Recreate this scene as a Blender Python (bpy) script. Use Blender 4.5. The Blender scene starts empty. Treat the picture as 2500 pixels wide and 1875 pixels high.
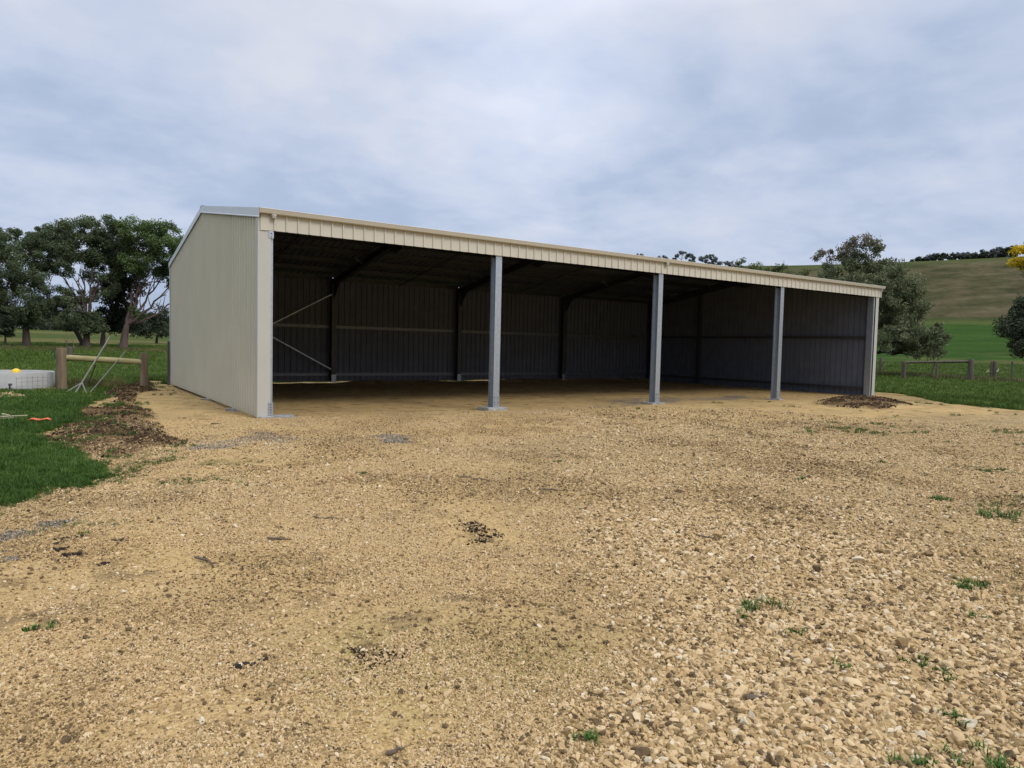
import bpy, math, random
import numpy as np
from mathutils import Vector, Matrix
R_ = math.radians
SC = bpy.context.scene
COL = SC.collection
rng = np.random.default_rng(11)
random.seed(11)

# ------------------------------------------------------------------ camera
CAM = np.array([-3.0741, -12.5960, 1.3512])
PITCH, ROLL, YAW, FPX = -0.052934, 0.022538, 0.589771, 1691.09      # FPX for a 2500 px wide picture
_fw = np.array([math.sin(YAW)*math.cos(PITCH), math.cos(YAW)*math.cos(PITCH), math.sin(PITCH)])
_r = np.array([math.cos(YAW), -math.sin(YAW), 0.0]); _u = np.cross(_r, _fw)
_R = _r*math.cos(ROLL) + _u*math.sin(ROLL); _U = -_r*math.sin(ROLL) + _u*math.cos(ROLL)
cam = bpy.data.cameras.new('camera'); camo = bpy.data.objects.new('camera', cam); COL.objects.link(camo)
cam.sensor_fit = 'HORIZONTAL'; cam.sensor_width = 36.0; cam.lens = 36.0*FPX/2500.0
cam.clip_start = 0.05; cam.clip_end = 12000
camo.matrix_world = Matrix(((_R[0], _U[0], -_fw[0], CAM[0]), (_R[1], _U[1], -_fw[1], CAM[1]), (_R[2], _U[2], -_fw[2], CAM[2]), (0, 0, 0, 1)))
SC.camera = camo

def at(px, py, D):
    """world point seen at (px,py) of the photograph, at horizontal distance D metres"""
    d = _fw + _R*(px-1250)/FPX - _U*(py-937.5)/FPX
    return CAM + d*(D/math.hypot(d[0], d[1]))
def atz(px, py, z=0.0):
    d = _fw + _R*(px-1250)/FPX - _U*(py-937.5)/FPX
    return CAM + d*((z-CAM[2])/d[2])

# ------------------------------------------------------------------ light and exposure
SC.view_settings.view_transform = 'Standard'
SC.view_settings.look = 'None'
SC.view_settings.exposure = 0.0
SC.view_settings.gamma = 1.0
SC.render.film_transparent = False
SC.cycles.max_bounces = 6; SC.cycles.diffuse_bounces = 2; SC.cycles.glossy_bounces = 3
SC.cycles.use_adaptive_sampling = True
SUN_EL, SUN_AZ = R_(42), R_(163)       # overcast: broad soft sun through the cloud, over the yard in front of the shed
W = bpy.data.worlds.new('World'); SC.world = W; W.use_nodes = True
nt = W.node_tree; nt.nodes.clear()
def wn(t, **k):
    n = nt.nodes.new(t)
    for a, b in k.items(): setattr(n, a, b)
    return n
L = nt.links.new
wout = wn('ShaderNodeOutputWorld'); bg = wn('ShaderNodeBackground'); L(bg.outputs[0], wout.inputs[0])
sky = wn('ShaderNodeTexSky', sky_type='NISHITA', sun_disc=False); sky.sun_elevation = SUN_EL; sky.sun_rotation = SUN_AZ
sky.air_density = 1.0; sky.dust_density = 2.0
skys = wn('ShaderNodeVectorMath', operation='SCALE'); L(sky.outputs[0], skys.inputs[0]); skys.inputs['Scale'].default_value = 0.09
tc = wn('ShaderNodeTexCoord'); sep = wn('ShaderNodeSeparateXYZ'); L(tc.outputs['Generated'], sep.inputs[0])
def math_(op, a, b=None, c=None, clamp=False):
    n = wn('ShaderNodeMath', operation=op); n.use_clamp = clamp
    for i, v in enumerate((a, b, c)):
        if v is None: continue
        if isinstance(v, (int, float)): n.inputs[i].default_value = v
        else: L(v, n.inputs[i])
    return n.outputs[0]
zc = math_('MAXIMUM', sep.outputs[2], 0.0)
den = math_('ADD', zc, 0.22)
cv = wn('ShaderNodeCombineXYZ'); L(math_('DIVIDE', sep.outputs[0], den), cv.inputs[0]); L(math_('DIVIDE', sep.outputs[1], den), cv.inputs[1]); 
def noise(scale, detail, rough, dist=0.0, off=(0, 0, 0)):
    m = wn('ShaderNodeMapping'); L(cv.outputs[0], m.inputs[0]); m.inputs['Location'].default_value = off
    n = wn('ShaderNodeTexNoise'); L(m.outputs[0], n.inputs['Vector'])
    n.inputs['Scale'].default_value = scale; n.inputs['Detail'].default_value = detail; n.inputs['Roughness'].default_value = rough; n.inputs['Distortion'].default_value = dist
    return n.outputs['Fac']
n1 = noise(0.62, 5, 0.50, 0.25, (3.1, 1.7, 0)); n2 = noise(2.1, 6, 0.52, 0.35, (7.3, 2.2, 0)); n3 = noise(6.5, 4, 0.5, 0.3, (1.3, 9.2, 0))
n4 = noise(15.0, 4, 0.55, 0.4, (5.3, 4.2, 0))
nn = math_('ADD', math_('ADD', math_('ADD', math_('MULTIPLY', n1, 0.50), math_('MULTIPLY', n2, 0.32)), math_('MULTIPLY', n3, 0.13)), math_('MULTIPLY', n4, 0.05))
el = math_('MULTIPLY', zc, 0.38)                       # a little paler higher up
nn = math_('ADD', math_('SUBTRACT', nn, 0.045), el)
ramp = wn('ShaderNodeValToRGB'); L(nn, ramp.inputs[0])
cr = ramp.color_ramp; cr.elements[0].position = 0.30; cr.elements[0].color = (0.395, 0.48, 0.66, 1)
cr.elements[1].position = 0.67; cr.elements[1].color = (0.76, 0.785, 0.885, 1)
e = cr.elements.new(0.46); e.color = (0.465, 0.56, 0.75, 1)
e = cr.elements.new(0.55); e.color = (0.60, 0.675, 0.84, 1)
mixc = wn('ShaderNodeMix', data_type='RGBA'); mixc.inputs[0].default_value = 0.90
L(skys.outputs[0], mixc.inputs[6]); L(ramp.outputs[0], mixc.inputs[7])
# overcast sky: the zenith is about three times as bright as the horizon
z2 = math_('POWER', math_('DIVIDE', math_('MAXIMUM', math_('SUBTRACT', zc, 0.42), 0.0), 0.58), 0.8)
up = math_('ADD', math_('MULTIPLY', z2, 1.0), 1.0)
sc2 = wn('ShaderNodeVectorMath', operation='SCALE'); L(mixc.outputs[2], sc2.inputs[0]); L(up, sc2.inputs['Scale'])
# one thin, brighter place in the cloud
hd = _fw + _R*(1290-1250)/FPX - _U*(150-937.5)/FPX; hd /= np.linalg.norm(hd)
dt = wn('ShaderNodeVectorMath', operation='DOT_PRODUCT'); L(tc.outputs['Generated'], dt.inputs[0]); dt.inputs[1].default_value = tuple(hd)
gl = math_('POWER', math_('MAXIMUM', dt.outputs['Value'], 0.0), 90.0)
glm = math_('ADD', math_('MULTIPLY', math_('MULTIPLY', gl, math_('ADD', n2, 0.1)), 0.26), 1.0)
sc3 = wn('ShaderNodeVectorMath', operation='SCALE'); L(sc2.outputs[0], sc3.inputs[0]); L(glm, sc3.inputs['Scale']); sc2 = sc3
L(sc2.outputs[0], bg.inputs[0]); bg.inputs[1].default_value = 1.0
sun = bpy.data.lights.new('sun', 'SUN'); sun.energy = 1.5; sun.angle = R_(20); sun.color = (1.0, 0.955, 0.90)
suno = bpy.data.objects.new('sun', sun); COL.objects.link(suno)
SDIR = Vector((math.sin(SUN_AZ)*math.cos(SUN_EL), math.cos(SUN_AZ)*math.cos(SUN_EL), math.sin(SUN_EL)))
suno.rotation_euler = SDIR.to_track_quat('Z', 'Y').to_euler(); suno.location = (0, 0, 60)

# ------------------------------------------------------------------ numpy noise
def _hash(ix, iy, seed):
    h = (ix.astype(np.int64)*374761393 + iy.astype(np.int64)*668265263 + seed*1274126177) & 0xffffffff
    h = ((h ^ (h >> 13))*1274126177) & 0xffffffff
    return ((h ^ (h >> 16)) & 0xffffff)/float(0xffffff)
def vnoise(x, y, s=1.0, seed=0):
    x = np.asarray(x, float)/s; y = np.asarray(y, float)/s
    ix = np.floor(x); iy = np.floor(y); fx = x-ix; fy = y-iy
    fx = fx*fx*(3-2*fx); fy = fy*fy*(3-2*fy)
    a = _hash(ix, iy, seed); b = _hash(ix+1, iy, seed); c = _hash(ix, iy+1, seed); d = _hash(ix+1, iy+1, seed)
    return (a*(1-fx)+b*fx)*(1-fy) + (c*(1-fx)+d*fx)*fy
def fbm(x, y, s=1.0, oct=4, seed=0, g=0.5):
    t = 0; a = 1; n = 0
    for k in range(oct):
        t = t + a*vnoise(x, y, s/(2**k), seed+k*17); n += a; a *= g
    return t/n
def sstep(a, b, x):
    t = np.clip((x-a)/(b-a), 0, 1); return t*t*(3-2*t)
def inpoly(x, y, P):
    P = np.asarray(P, float); c = np.zeros(x.shape, bool); n = len(P)
    for i in range(n):
        x1, y1 = P[i]; x2, y2 = P[(i+1) % n]
        if y1 == y2: continue
        c ^= ((y1 > y) != (y2 > y)) & (x < (x2-x1)*(y-y1)/(y2-y1)+x1)
    return c
def polydist(x, y, P):
    """signed distance, positive inside"""
    P = np.asarray(P, float); d = np.full(x.shape, 1e9); n = len(P)
    for i in range(n):
        a = P[i]; b = P[(i+1) % n]; ab = b-a; l = (ab**2).sum()+1e-12
        t = np.clip(((x-a[0])*ab[0]+(y-a[1])*ab[1])/l, 0, 1)
        d = np.minimum(d, (x-a[0]-t*ab[0])**2+(y-a[1]-t*ab[1])**2)
    return np.where(inpoly(x, y, P), 1, -1)*np.sqrt(d)

# ------------------------------------------------------------------ terrain description
def pz(*pts): return [tuple(atz(a, b)[:2]) for a, b in pts]
# grass to the left of the yard (its edge follows the photograph), everything behind the shed, everything to the right
EDGE_L = pz((0, 1240), (72, 1221), (145, 1198), (217, 1194), (262, 1180), (300, 1170), (300, 1150), (253, 1143), (240, 1115), (181, 1093), (100, 1080),
            (98, 1067), (137, 1047), (188, 1024), (192, 1002), (217, 988), (253, 963), (300, 948), (345, 936), (388, 931), (413, 934))
GL = [(-60, -14.0), (-9, -8.2), (-5.5, -6.8)] + EDGE_L + [(-0.3, 10.95), (6, 11.3), (20.6, 11.3), (20.7, 1.1)] + \
     pz((2160, 958), (2240, 972), (2290, 983), (2400, 992), (2500, 1001)) + [(24.0, -7.5), (40, -18), (400, -60), (400, 4000), (-4000, 4000), (-4000, -14)]
GL2 = pz((2120, 955), (2200, 962), (2260, 974), (2215, 981), (2150, 972))          # tongue of yard material past the shed corner
SOIL = pz((96, 1075), (150, 1050), (192, 1020), (205, 995), (250, 1000), (285, 990), (300, 975), (262, 965), (300, 945), (345, 930), (375, 940), (372, 955), (330, 962),
          (318, 985), (340, 1000), (365, 1010), (372, 1030), (395, 1050), (420, 1072), (452, 1082), (415, 1098), (330, 1112), (285, 1130), (245, 1118), (190, 1098), (120, 1086))
MULCH = pz((2000, 985), (2050, 977), (2110, 974), (2160, 976), (2200, 984), (2232, 993), (2150, 1001), (2070, 998), (2020, 993))
GREY = [pz((440, 1102), (480, 1075), (560, 1058), (640, 1056), (735, 1072), (700, 1082), (600, 1088), (520, 1100)),
        pz((905, 1070), (960, 1060), (1012, 1072), (1000, 1084), (940, 1086)),
        pz((-60, 1330), (0, 1310), (60, 1285), (120, 1268), (200, 1254), (192, 1270), (120, 1300), (40, 1322), (-60, 1345)),
        pz((-80, 1395), (0, 1365), (45, 1355), (85, 1360), (60, 1380), (0, 1402), (-80, 1425)),
        pz((1440, 990), (1500, 972), (1600, 968), (1680, 968), (1640, 982), (1560, 990)), pz((1660, 975), (1800, 962), (1870, 965), (1780, 975))]
DARKP = pz((1110, 1290), (1160, 1275), (1215, 1300), (1190, 1325), (1120, 1320))   # brown litter patch mid yard
BLACKP = pz((845, 1585), (870, 1560), (940, 1565), (985, 1590), (960, 1620), (900, 1650), (880, 1625))
_HR = [0, 45, 60, 75, 100, 150, 220, 300, 360, 400, 430, 470, 600, 900, 3000, 7000]
_HZ = [0, 0, .30, .75, 1.8, 4.8, 10.6, 26, 38.5, 47.5, 52.3, 53, 49, 40, 20, 10]
_LR = [0, 38, 50, 60, 100, 150, 250, 400, 700, 1000, 3000, 7000]
_LZ = [0, 0, .30, .54, .95, 1.6, 2.8, 5.0, 8.0, 10.5, 18, 10]
def rel_az(x, y):
    a = np.arctan2(x-CAM[0], y-CAM[1])-YAW
    return (a+np.pi) % (2*np.pi)-np.pi
def height(x, y, fine=True):
    r = np.hypot(x-CAM[0], y-CAM[1]); az = rel_az(x, y)
    k = sstep(R_(-8), R_(10), az)
    crest = 1.0+0.006*np.sin(az*11)
    hz = np.interp(r, _HR, _HZ)*crest*(1-0.06*sstep(R_(18), R_(6), az))
    lz = np.interp(r, _LR, _LZ)
    lz = lz + sstep(500, 900, r)*(1-sstep(1000, 2200, r))*20*sstep(R_(-33), R_(-24), az)
    z = lz*(1-k)+hz*k
    z = z + sstep(60, 250, r)*(fbm(x, y, 60, 3, 5)-.5)*1.0*np.clip(r/300, 0, 2)*(1-.8*sstep(350, 400, r)*k)
    inshed = (sstep(-.2, .1, x)*sstep(20.3, 19.9, x)*sstep(-.6, .3, y)*sstep(11.2, 10.9, y))
    near = 1-sstep(60, 120, r)
    z = z + near*((fbm(x, y, 2.6, 3, 9)-.5)*0.10*(1-.8*inshed) + (fbm(x, y, .5, 3, 21)-.5)*.025)
    z = z - 0.03*inshed
    # back edge of the floor: a low uneven bank so only slits of daylight show beneath the sheeting
    z = z + (0.012+0.07*sstep(.35, .70, vnoise(x, y, 1.6, 77)) + .025*vnoise(x, y, .3, 78))*sstep(9.9, 10.5, y)*sstep(11.2, 10.7, y)*sstep(-.1, .1, x)*sstep(20.1, 19.9, x)
    # soft dip and loosened fill along the left wall
    z = z - 0.03*sstep(-.5, -.1, x)*sstep(.3, .0, x)*sstep(-.4, .2, y)*sstep(10.8, 10.2, y)
    if fine:
        z = z + np.clip(1.2-r/14, 0, 1)*(vnoise(x, y, .045, 31)*.006+vnoise(x, y, .022, 33)*.004)
    return z
def masks(x, y):
    wx = x+(fbm(x, y, .7, 4, 41)-.5)*.75; wy = y+(fbm(x, y, .7, 4, 47)-.5)*.75
    wx2 = x+(fbm(x, y, .3, 4, 51)-.5)*.35; wy2 = y+(fbm(x, y, .3, 4, 57)-.5)*.35
    dg = polydist(wx, wy, GL); g = sstep(-.10, .16, dg)
    g = g*(1-sstep(-.05, .12, polydist(wx2, wy2, GL2)))
    r = np.hypot(x-CAM[0], y-CAM[1])
    soil = np.maximum(sstep(-.10, .16, polydist(wx2, wy2, SOIL)), sstep(-.12, .2, polydist(wx, wy, MULCH)))
    soil = np.maximum(soil, .6*sstep(-.05, .1, polydist(wx2, wy2, DARKP))*sstep(.45, .62, fbm(x, y, .12, 3, 61)))
    soil = np.maximum(soil, .7*sstep(-.05, .05, polydist(wx2, wy2, BLACKP))*sstep(.52, .62, fbm(x, y, .10, 3, 62)))
    grey = np.zeros_like(x)
    for G in GREY: grey = np.maximum(grey, sstep(-.12, .14, polydist(wx2, wy2, G)))
    grey = .8*grey*sstep(.34, .56, fbm(x, y, .25, 4, 63))
    g = g*(1-soil*.92)
    # thin grass creeping into the yard, mostly to the right
    right = sstep(2.0, 7.0, (x-CAM[0])*_r[0]+(y-CAM[1])*_r[1])
    thin = right*sstep(.60, .70, fbm(x, y, .9, 4, 71))*sstep(24, 9, r)*.8
    thin = np.maximum(thin, sstep(-1.6, -.2, dg)*sstep(.55, .64, fbm(x, y, .5, 4, 73))*.85)
    return g, soil, grey, thin

# ------------------------------------------------------------------ mesh helpers
def tag(o, label=None, cat=None, group=None, kind=None):
    for k, v in (('label', label), ('category', cat), ('group', group), ('kind', kind)):
        if v: o[k] = v
    return o
def empty(name, loc=(0, 0, 0), rz=0.0):
    o = bpy.data.objects.new(name, None); COL.objects.link(o); o.location = loc; o.rotation_euler = (0, 0, rz)
    o.empty_display_size = .2; return o
class MB:
    def __init__(s): s.v = []; s.f = []; s.m = []; s.sm = []
    def add(s, vs, fs, mi=0, smooth=False):
        b = len(s.v); s.v += [tuple(map(float, p)) for p in vs]; s.f += [tuple(i+b for i in f) for f in fs]; s.m += [mi]*len(fs); s.sm += [smooth]*len(fs)
    def box(s, a, b, mi=0):
        (x0, y0, z0), (x1, y1, z1) = a, b
        s.add([(x0, y0, z0), (x1, y0, z0), (x1, y1, z0), (x0, y1, z0), (x0, y0, z1), (x1, y0, z1), (x1, y1, z1), (x0, y1, z1)],
              [(0, 3, 2, 1), (4, 5, 6, 7), (0, 1, 5, 4), (1, 2, 6, 5), (2, 3, 7, 6), (3, 0, 4, 7)], mi)
    def extrude(s, poly, O, A, B, Lv, mi=0, smooth=False):
        """closed 2D outline poly in axes A,B swept from O by vector Lv"""
        O, A, B, Lv = map(np.array, (O, A, B, Lv)); n = len(poly)
        p0 = [O+A*a+B*b for a, b in poly]; p1 = [q+Lv for q in p0]
        s.add(p0+p1, [(i, (i+1) % n, n+(i+1) % n, n+i) for i in range(n)]+[tuple(range(n-1, -1, -1)), tuple(range(n, 2*n))], mi, smooth)
    def tube(s, pts, rad, n=8, mi=0, cap=True, smooth=True):
        pts = [np.array(p, float) for p in pts]
        if not hasattr(rad, '__len__'): rad = [rad]*len(pts)
        vs = []; up = np.array([0, 0, 1.0]); prev = None
        for i, p in enumerate(pts):
            t = pts[min(i+1, len(pts)-1)]-pts[max(i-1, 0)]; t /= (np.linalg.norm(t)+1e-9)
            if prev is None:
                a = np.cross(t, up if abs(t[2]) < .9 else np.array([1.0, 0, 0]))
            else: a = prev-t*np.dot(prev, t)
            a /= (np.linalg.norm(a)+1e-9); prev = a; b = np.cross(t, a)
            for k in range(n):
                th = 2*math.pi*k/n; vs.append(p+(a*math.cos(th)+b*math.sin(th))*rad[i])
        fs = [(i*n+k, i*n+(k+1) % n, (i+1)*n+(k+1) % n, (i+1)*n+k) for i in range(len(pts)-1) for k in range(n)]
        s.add(vs, fs, mi, smooth)
        if cap: s.add([vs[k] for k in range(n)], [tuple(range(n-1, -1, -1))], mi); s.add([vs[(len(pts)-1)*n+k] for k in range(n)], [tuple(range(n))], mi)
    def build(s, name, mats, parent=None):
        me = bpy.data.meshes.new(name); me.from_pydata(s.v, [], s.f)
        if not isinstance(mats, (list, tuple)): mats = [mats]
        for m in mats: me.materials.append(m)
        me.polygons.foreach_set('material_index', s.m); me.polygons.foreach_set('use_smooth', s.sm); me.update()
        o = bpy.data.objects.new(name, me); COL.objects.link(o)
        if parent: o.parent = parent
        return o
def npmesh(name, v, f, mats, parent=None, smooth=False, mi=None, attrs=None):
    """v (n,3), f (m,k) arrays"""
    me = bpy.data.meshes.new(name); v = np.ascontiguousarray(v, np.float32); f = np.ascontiguousarray(f, np.int32); k = f.shape[1]
    me.vertices.add(len(v)); me.vertices.foreach_set('co', v.ravel())
    me.loops.add(f.size); me.loops.foreach_set('vertex_index', f.ravel())
    me.polygons.add(len(f)); me.polygons.foreach_set('loop_start', np.arange(0, f.size, k, dtype=np.int32))
    me.polygons.foreach_set('use_smooth', np.full(len(f), bool(smooth)))
    for m in (mats if isinstance(mats, (list, tuple)) else [mats]): me.materials.append(m)
    if mi is not None: me.polygons.foreach_set('material_index', mi.astype(np.int32))
    for nme, (dom, ty, arr) in (attrs or {}).items():
        a = me.attributes.new(nme, ty, dom)
        a.data.foreach_set('color' if ty == 'FLOAT_COLOR' else ('vector' if ty == 'FLOAT_VECTOR' else 'value'), np.ascontiguousarray(arr, np.float32 if ty != 'INT' else np.int32).ravel())
    me.update(calc_edges=True); me.validate()
    o = bpy.data.objects.new(name, me); COL.objects.link(o)
    if parent: o.parent = parent
    return o

# ------------------------------------------------------------------ materials
class NT:
    def __init__(s, name):
        s.m = bpy.data.materials.new(name); s.m.use_nodes = True; s.t = s.m.node_tree; s.b = s.t.nodes['Principled BSDF']
        s.b.inputs['Roughness'].default_value = .8
    def n(s, ty, ins=None, **k):
        x = s.t.nodes.new(ty)
        for a, b in k.items(): setattr(x, a, b)
        for a, b in (ins or {}).items():
            if hasattr(b, 'is_output') or isinstance(b, bpy.types.NodeSocket): s.t.links.new(b, x.inputs[a])
            else: x.inputs[a].default_value = b
        return x
    def l(s, a, b): s.t.links.new(a, b)
    def coord(s, which='Object'): return s.n('ShaderNodeTexCoord').outputs[which]
    def noise(s, vec, scale, detail=3, rough=.5): return s.n('ShaderNodeTexNoise', {'Vector': vec, 'Scale': scale, 'Detail': detail, 'Roughness': rough}).outputs['Fac']
    def ramp(s, fac, stops):
        x = s.n('ShaderNodeValToRGB', {0: fac}); c = x.color_ramp
        c.elements[0].position = stops[0][0]; c.elements[0].color = (*stops[0][1], 1)
        c.elements[1].position = stops[-1][0]; c.elements[1].color = (*stops[-1][1], 1)
        for p, col in stops[1:-1]:
            e = c.elements.new(p); e.color = (*col, 1)
        return x.outputs[0]
    def mix(s, f, a, b, mode='MIX'):
        x = s.n('ShaderNodeMix', data_type='RGBA', blend_type=mode)
        for i, v in ((0, f), (6, a), (7, b)):
            if isinstance(v, bpy.types.NodeSocket): s.l(v, x.inputs[i])
            elif i == 0: x.inputs[0].default_value = v
            else: x.inputs[i].default_value = (*v, 1)
        return x.outputs[2]
    def math(s, op, a, b=0.0, clamp=False):
        x = s.n('ShaderNodeMath', operation=op); x.use_clamp = clamp
        for i, v in ((0, a), (1, b)):
            if isinstance(v, bpy.types.NodeSocket): s.l(v, x.inputs[i])
            else: x.inputs[i].default_value = v
        return x.outputs[0]
    def bump(s, h, strength=.5, dist=.01):
        x = s.n('ShaderNodeBump', {'Height': h, 'Strength': strength, 'Distance': dist}); s.l(x.outputs[0], s.b.inputs['Normal']); return x
    def base(s, c): s.l(c, s.b.inputs['Base Color'])

def simple(name, lo, hi, scale=6, rough=.6, metal=0.0, bump=.0, spec=.5, stretch=None, detail=4):
    m = NT(name); c = m.coord()
    if stretch:
        c = m.n('ShaderNodeMapping', {'Vector': c, 'Scale': stretch}).outputs[0]
    n = m.noise(c, scale, detail, .6)
    m.base(m.ramp(n, [(.3, lo), (.7, hi)])); m.b.inputs['Roughness'].default_value = rough; m.b.inputs['Metallic'].default_value = metal
    m.b.inputs['Specular IOR Level'].default_value = spec
    if bump: m.bump(m.noise(c, scale*4, 4, .6), bump, .01)
    return m.m
M = {}
def creammat(nm, lo, hi):
    m = NT(nm); c = m.coord(); z = m.n('ShaderNodeSeparateXYZ', {0: c}).outputs[2]
    b = m.ramp(m.noise(c, 1.1, 4, .6), [(.3, lo), (.7, hi)])
    lim = m.math('ADD', m.math('MULTIPLY', m.noise(c, 9, 5, .7), .55), -.12)
    k = m.math('MULTIPLY', m.math('DIVIDE', m.math('SUBTRACT', lim, z), .22, clamp=True), .22)
    m.base(m.mix(k, b, (.36, .27, .15))); m.b.inputs['Roughness'].default_value = .5; m.b.inputs['Specular IOR Level'].default_value = .35
    return m.m
M['cream'] = creammat('cream_paint', (.56, .54, .435), (.60, .58, .47))
M['fascia'] = creammat('pale_cream_trim', (.545, .518, .432), (.585, .556, .465))
M['flash'] = simple('satin_flashing', (.46, .455, .405), (.50, .49, .44), 1.5, .5, spec=.35)
M['pale'] = simple('pale_flashing', (.52, .55, .55), (.57, .60, .60), 1.5, .35, spec=.5)
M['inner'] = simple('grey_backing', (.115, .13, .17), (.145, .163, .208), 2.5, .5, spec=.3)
M['galv'] = simple('galvanised_steel', (.39, .45, .52), (.50, .56, .63), 14, .40, .75, spec=.5)
M['girt'] = simple('girt_steel_shaded', (.17, .19, .22), (.24, .265, .30), 8, .45, .6)  # galvanised steel dimmed for the back wall, shade put into the colour
M['galv_d'] = simple('galvanised_steel_shaded', (.06, .063, .07), (.09, .095, .10), 8, .45, .4, spec=.5)  # dark copy of the galvanised steel, with the shed's inner shade in its colour
M['hole'] = simple('dark_bolt', (.05, .06, .08), (.08, .09, .11), 20, .5, .5)
M['bolt'] = simple('zinc_bolt', (.13, .16, .21), (.2, .23, .28), 20, .4, .7)
M['concrete'] = simple('grey_concrete', (.26, .255, .24), (.42, .41, .39), 9, .9, bump=.4)
M['tankc'] = simple('pale_concrete', (.36, .36, .35), (.46, .46, .45), 3.5, .85, bump=.25)
M['post'] = simple('weathered_post', (.10, .072, .042), (.27, .205, .13), 7, .9, bump=.7, stretch=(1, 1, .12))
M['rail'] = simple('treated_pine', (.25, .22, .095), (.43, .38, .19), 5, .8, bump=.4, stretch=(.25, 1, 1))
M['greypost'] = simple('grey_timber', (.06, .05, .038), (.13, .11, .085), 7, .9, bump=.6, stretch=(1, 1, .12))
M['steelframe'] = simple('dull_steel_tube', (.13, .13, .115), (.24, .235, .20), 10, .55, .3)
M['wire'] = simple('fence_wire', (.10, .10, .10), (.18, .18, .17), 10, .6, .4)
M['yellow'] = simple('yellow_plastic', (.80, .52, .01), (.88, .60, .02), 8, .35)
M['orange'] = simple('orange_plastic', (.75, .10, .03), (.85, .16, .05), 8, .5)
M['stick'] = simple('dead_twig', (.07, .05, .035), (.17, .13, .09), 20, .9)
M['stake'] = simple('bleached_stake', (.38, .33, .22), (.52, .46, .33), 12, .8)
M['water'] = simple('tank_water', (.03, .035, .03), (.05, .055, .045), 3, .08)
M['bark'] = simple('bark_dark', (.035, .026, .02), (.085, .062, .05), 5, .95, bump=.5, stretch=(1, 1, .3))
M['barkp'] = simple('bark_pinkish', (.06, .04, .032), (.125, .085, .07), 4, .9, bump=.4, stretch=(1, 1, .3))

def leafmat(name, dark, mid, light, clump=.55, rough=.6):
    m = NT(name); c = m.coord()
    a = m.n('ShaderNodeAttribute', attribute_name='tint').outputs['Fac']
    n = m.noise(c, clump, 3, .6)
    v = m.math('ADD', m.math('MULTIPLY', a, .55), m.math('MULTIPLY', m.math('SUBTRACT', n, .28), 1.0))
    col = m.ramp(v, [(.15, dark), (.5, mid), (.9, light)])
    m.base(col); m.b.inputs['Roughness'].default_value = rough; m.b.inputs['Specular IOR Level'].default_value = .25
    tr = m.n('ShaderNodeBsdfTranslucent'); m.l(col, tr.inputs[0])
    mx = m.n('ShaderNodeMixShader', {0: .22}); m.l(m.b.outputs[0], mx.inputs[1]); m.l(tr.outputs[0], mx.inputs[2])
    m.l(mx.outputs[0], m.t.nodes['Material Output'].inputs[0])
    return m.m
M['leafL'] = leafmat('gum_leaves', (.040, .060, .032), (.095, .130, .062), (.18, .23, .12))
M['leafLb'] = leafmat('gum_leaves_fresh', (.036, .062, .022), (.090, .14, .045), (.19, .26, .095))
M['leafD'] = leafmat('dark_leaves', (.018, .027, .016), (.040, .058, .030), (.080, .105, .052))
M['leafR'] = leafmat('olive_leaves', (.050, .064, .032), (.13, .155, .075), (.26, .29, .155))
M['leafO'] = leafmat('yellow_green_leaves', (.05, .065, .02), (.10, .125, .04), (.18, .20, .08))
M['leafHaze'] = leafmat('hazed_grey_leaves', (.07, .08, .085), (.12, .135, .135), (.19, .205, .195))  # grey-green foliage lightened: distance haze is put into the leaf colour
M['leafP'] = leafmat('reddish_buds', (.08, .065, .045), (.15, .13, .09), (.24, .21, .155))
M['wattle'] = leafmat('wattle_blossom', (.22, .16, .01), (.55, .40, .015), (.80, .60, .03))
def grassmat(name, a_, b_, c_, dry=(.30, .26, .12)):
    m = NT(name); p = m.n('ShaderNodeNewGeometry').outputs['Position']
    a = m.n('ShaderNodeAttribute', attribute_name='tint', attribute_type='INSTANCER').outputs['Fac']
    n = m.noise(p, .9, 4, .6)
    v = m.math('ADD', m.math('MULTIPLY', a, .6), m.math('MULTIPLY', n, .5))
    col = m.ramp(v, [(.2, a_), (.55, b_), (.88, c_), (.99, dry)])
    m.base(col); m.b.inputs['Roughness'].default_value = .6; m.b.inputs['Specular IOR Level'].default_value = .25
    tr = m.n('ShaderNodeBsdfTranslucent'); m.l(col, tr.inputs[0])
    mx = m.n('ShaderNodeMixShader', {0: .25}); m.l(m.b.outputs[0], mx.inputs[1]); m.l(tr.outputs[0], mx.inputs[2])
    m.l(mx.outputs[0], m.t.nodes['Material Output'].inputs[0])
    return m.m
M['grass'] = grassmat('short_grass', (.030, .072, .012), (.062, .130, .018), (.12, .19, .035), (.22, .21, .08))
M['grassT'] = grassmat('paddock_grass', (.04, .085, .010), (.09, .155, .020), (.18, .23, .05))
M['straw'] = grassmat('straw_grass', (.05, .075, .02), (.12, .125, .04), (.27, .23, .10))
def stonemat(name, cols, ty='INSTANCER'):
    m = NT(name); a = m.n('ShaderNodeAttribute', attribute_name='tint', attribute_type=ty).outputs['Fac']
    c = m.coord(); p = m.n('ShaderNodeNewGeometry').outputs['Position']
    n = m.noise(p, 70, 4, .6)
    col = m.ramp(m.math('ADD', m.math('MULTIPLY', a, .85), m.math('MULTIPLY', n, .2)), cols)
    m.base(col); m.b.inputs['Roughness'].default_value = .92; m.b.inputs['Specular IOR Level'].default_value = .2
    m.bump(m.noise(p, 220, 3, .6), .5, .003)
    return m.m
M['stone'] = stonemat('limestone_gravel', [(.05, (.07, .048, .03)), (.24, (.25, .172, .08)), (.5, (.53, .375, .185)), (.82, (.65, .50, .295)), (.99, (.66, .59, .44))])
M['weed'] = simple('weed_leaf', (.035, .085, .012), (.085, .17, .03), 40, .6, spec=.2)
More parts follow.
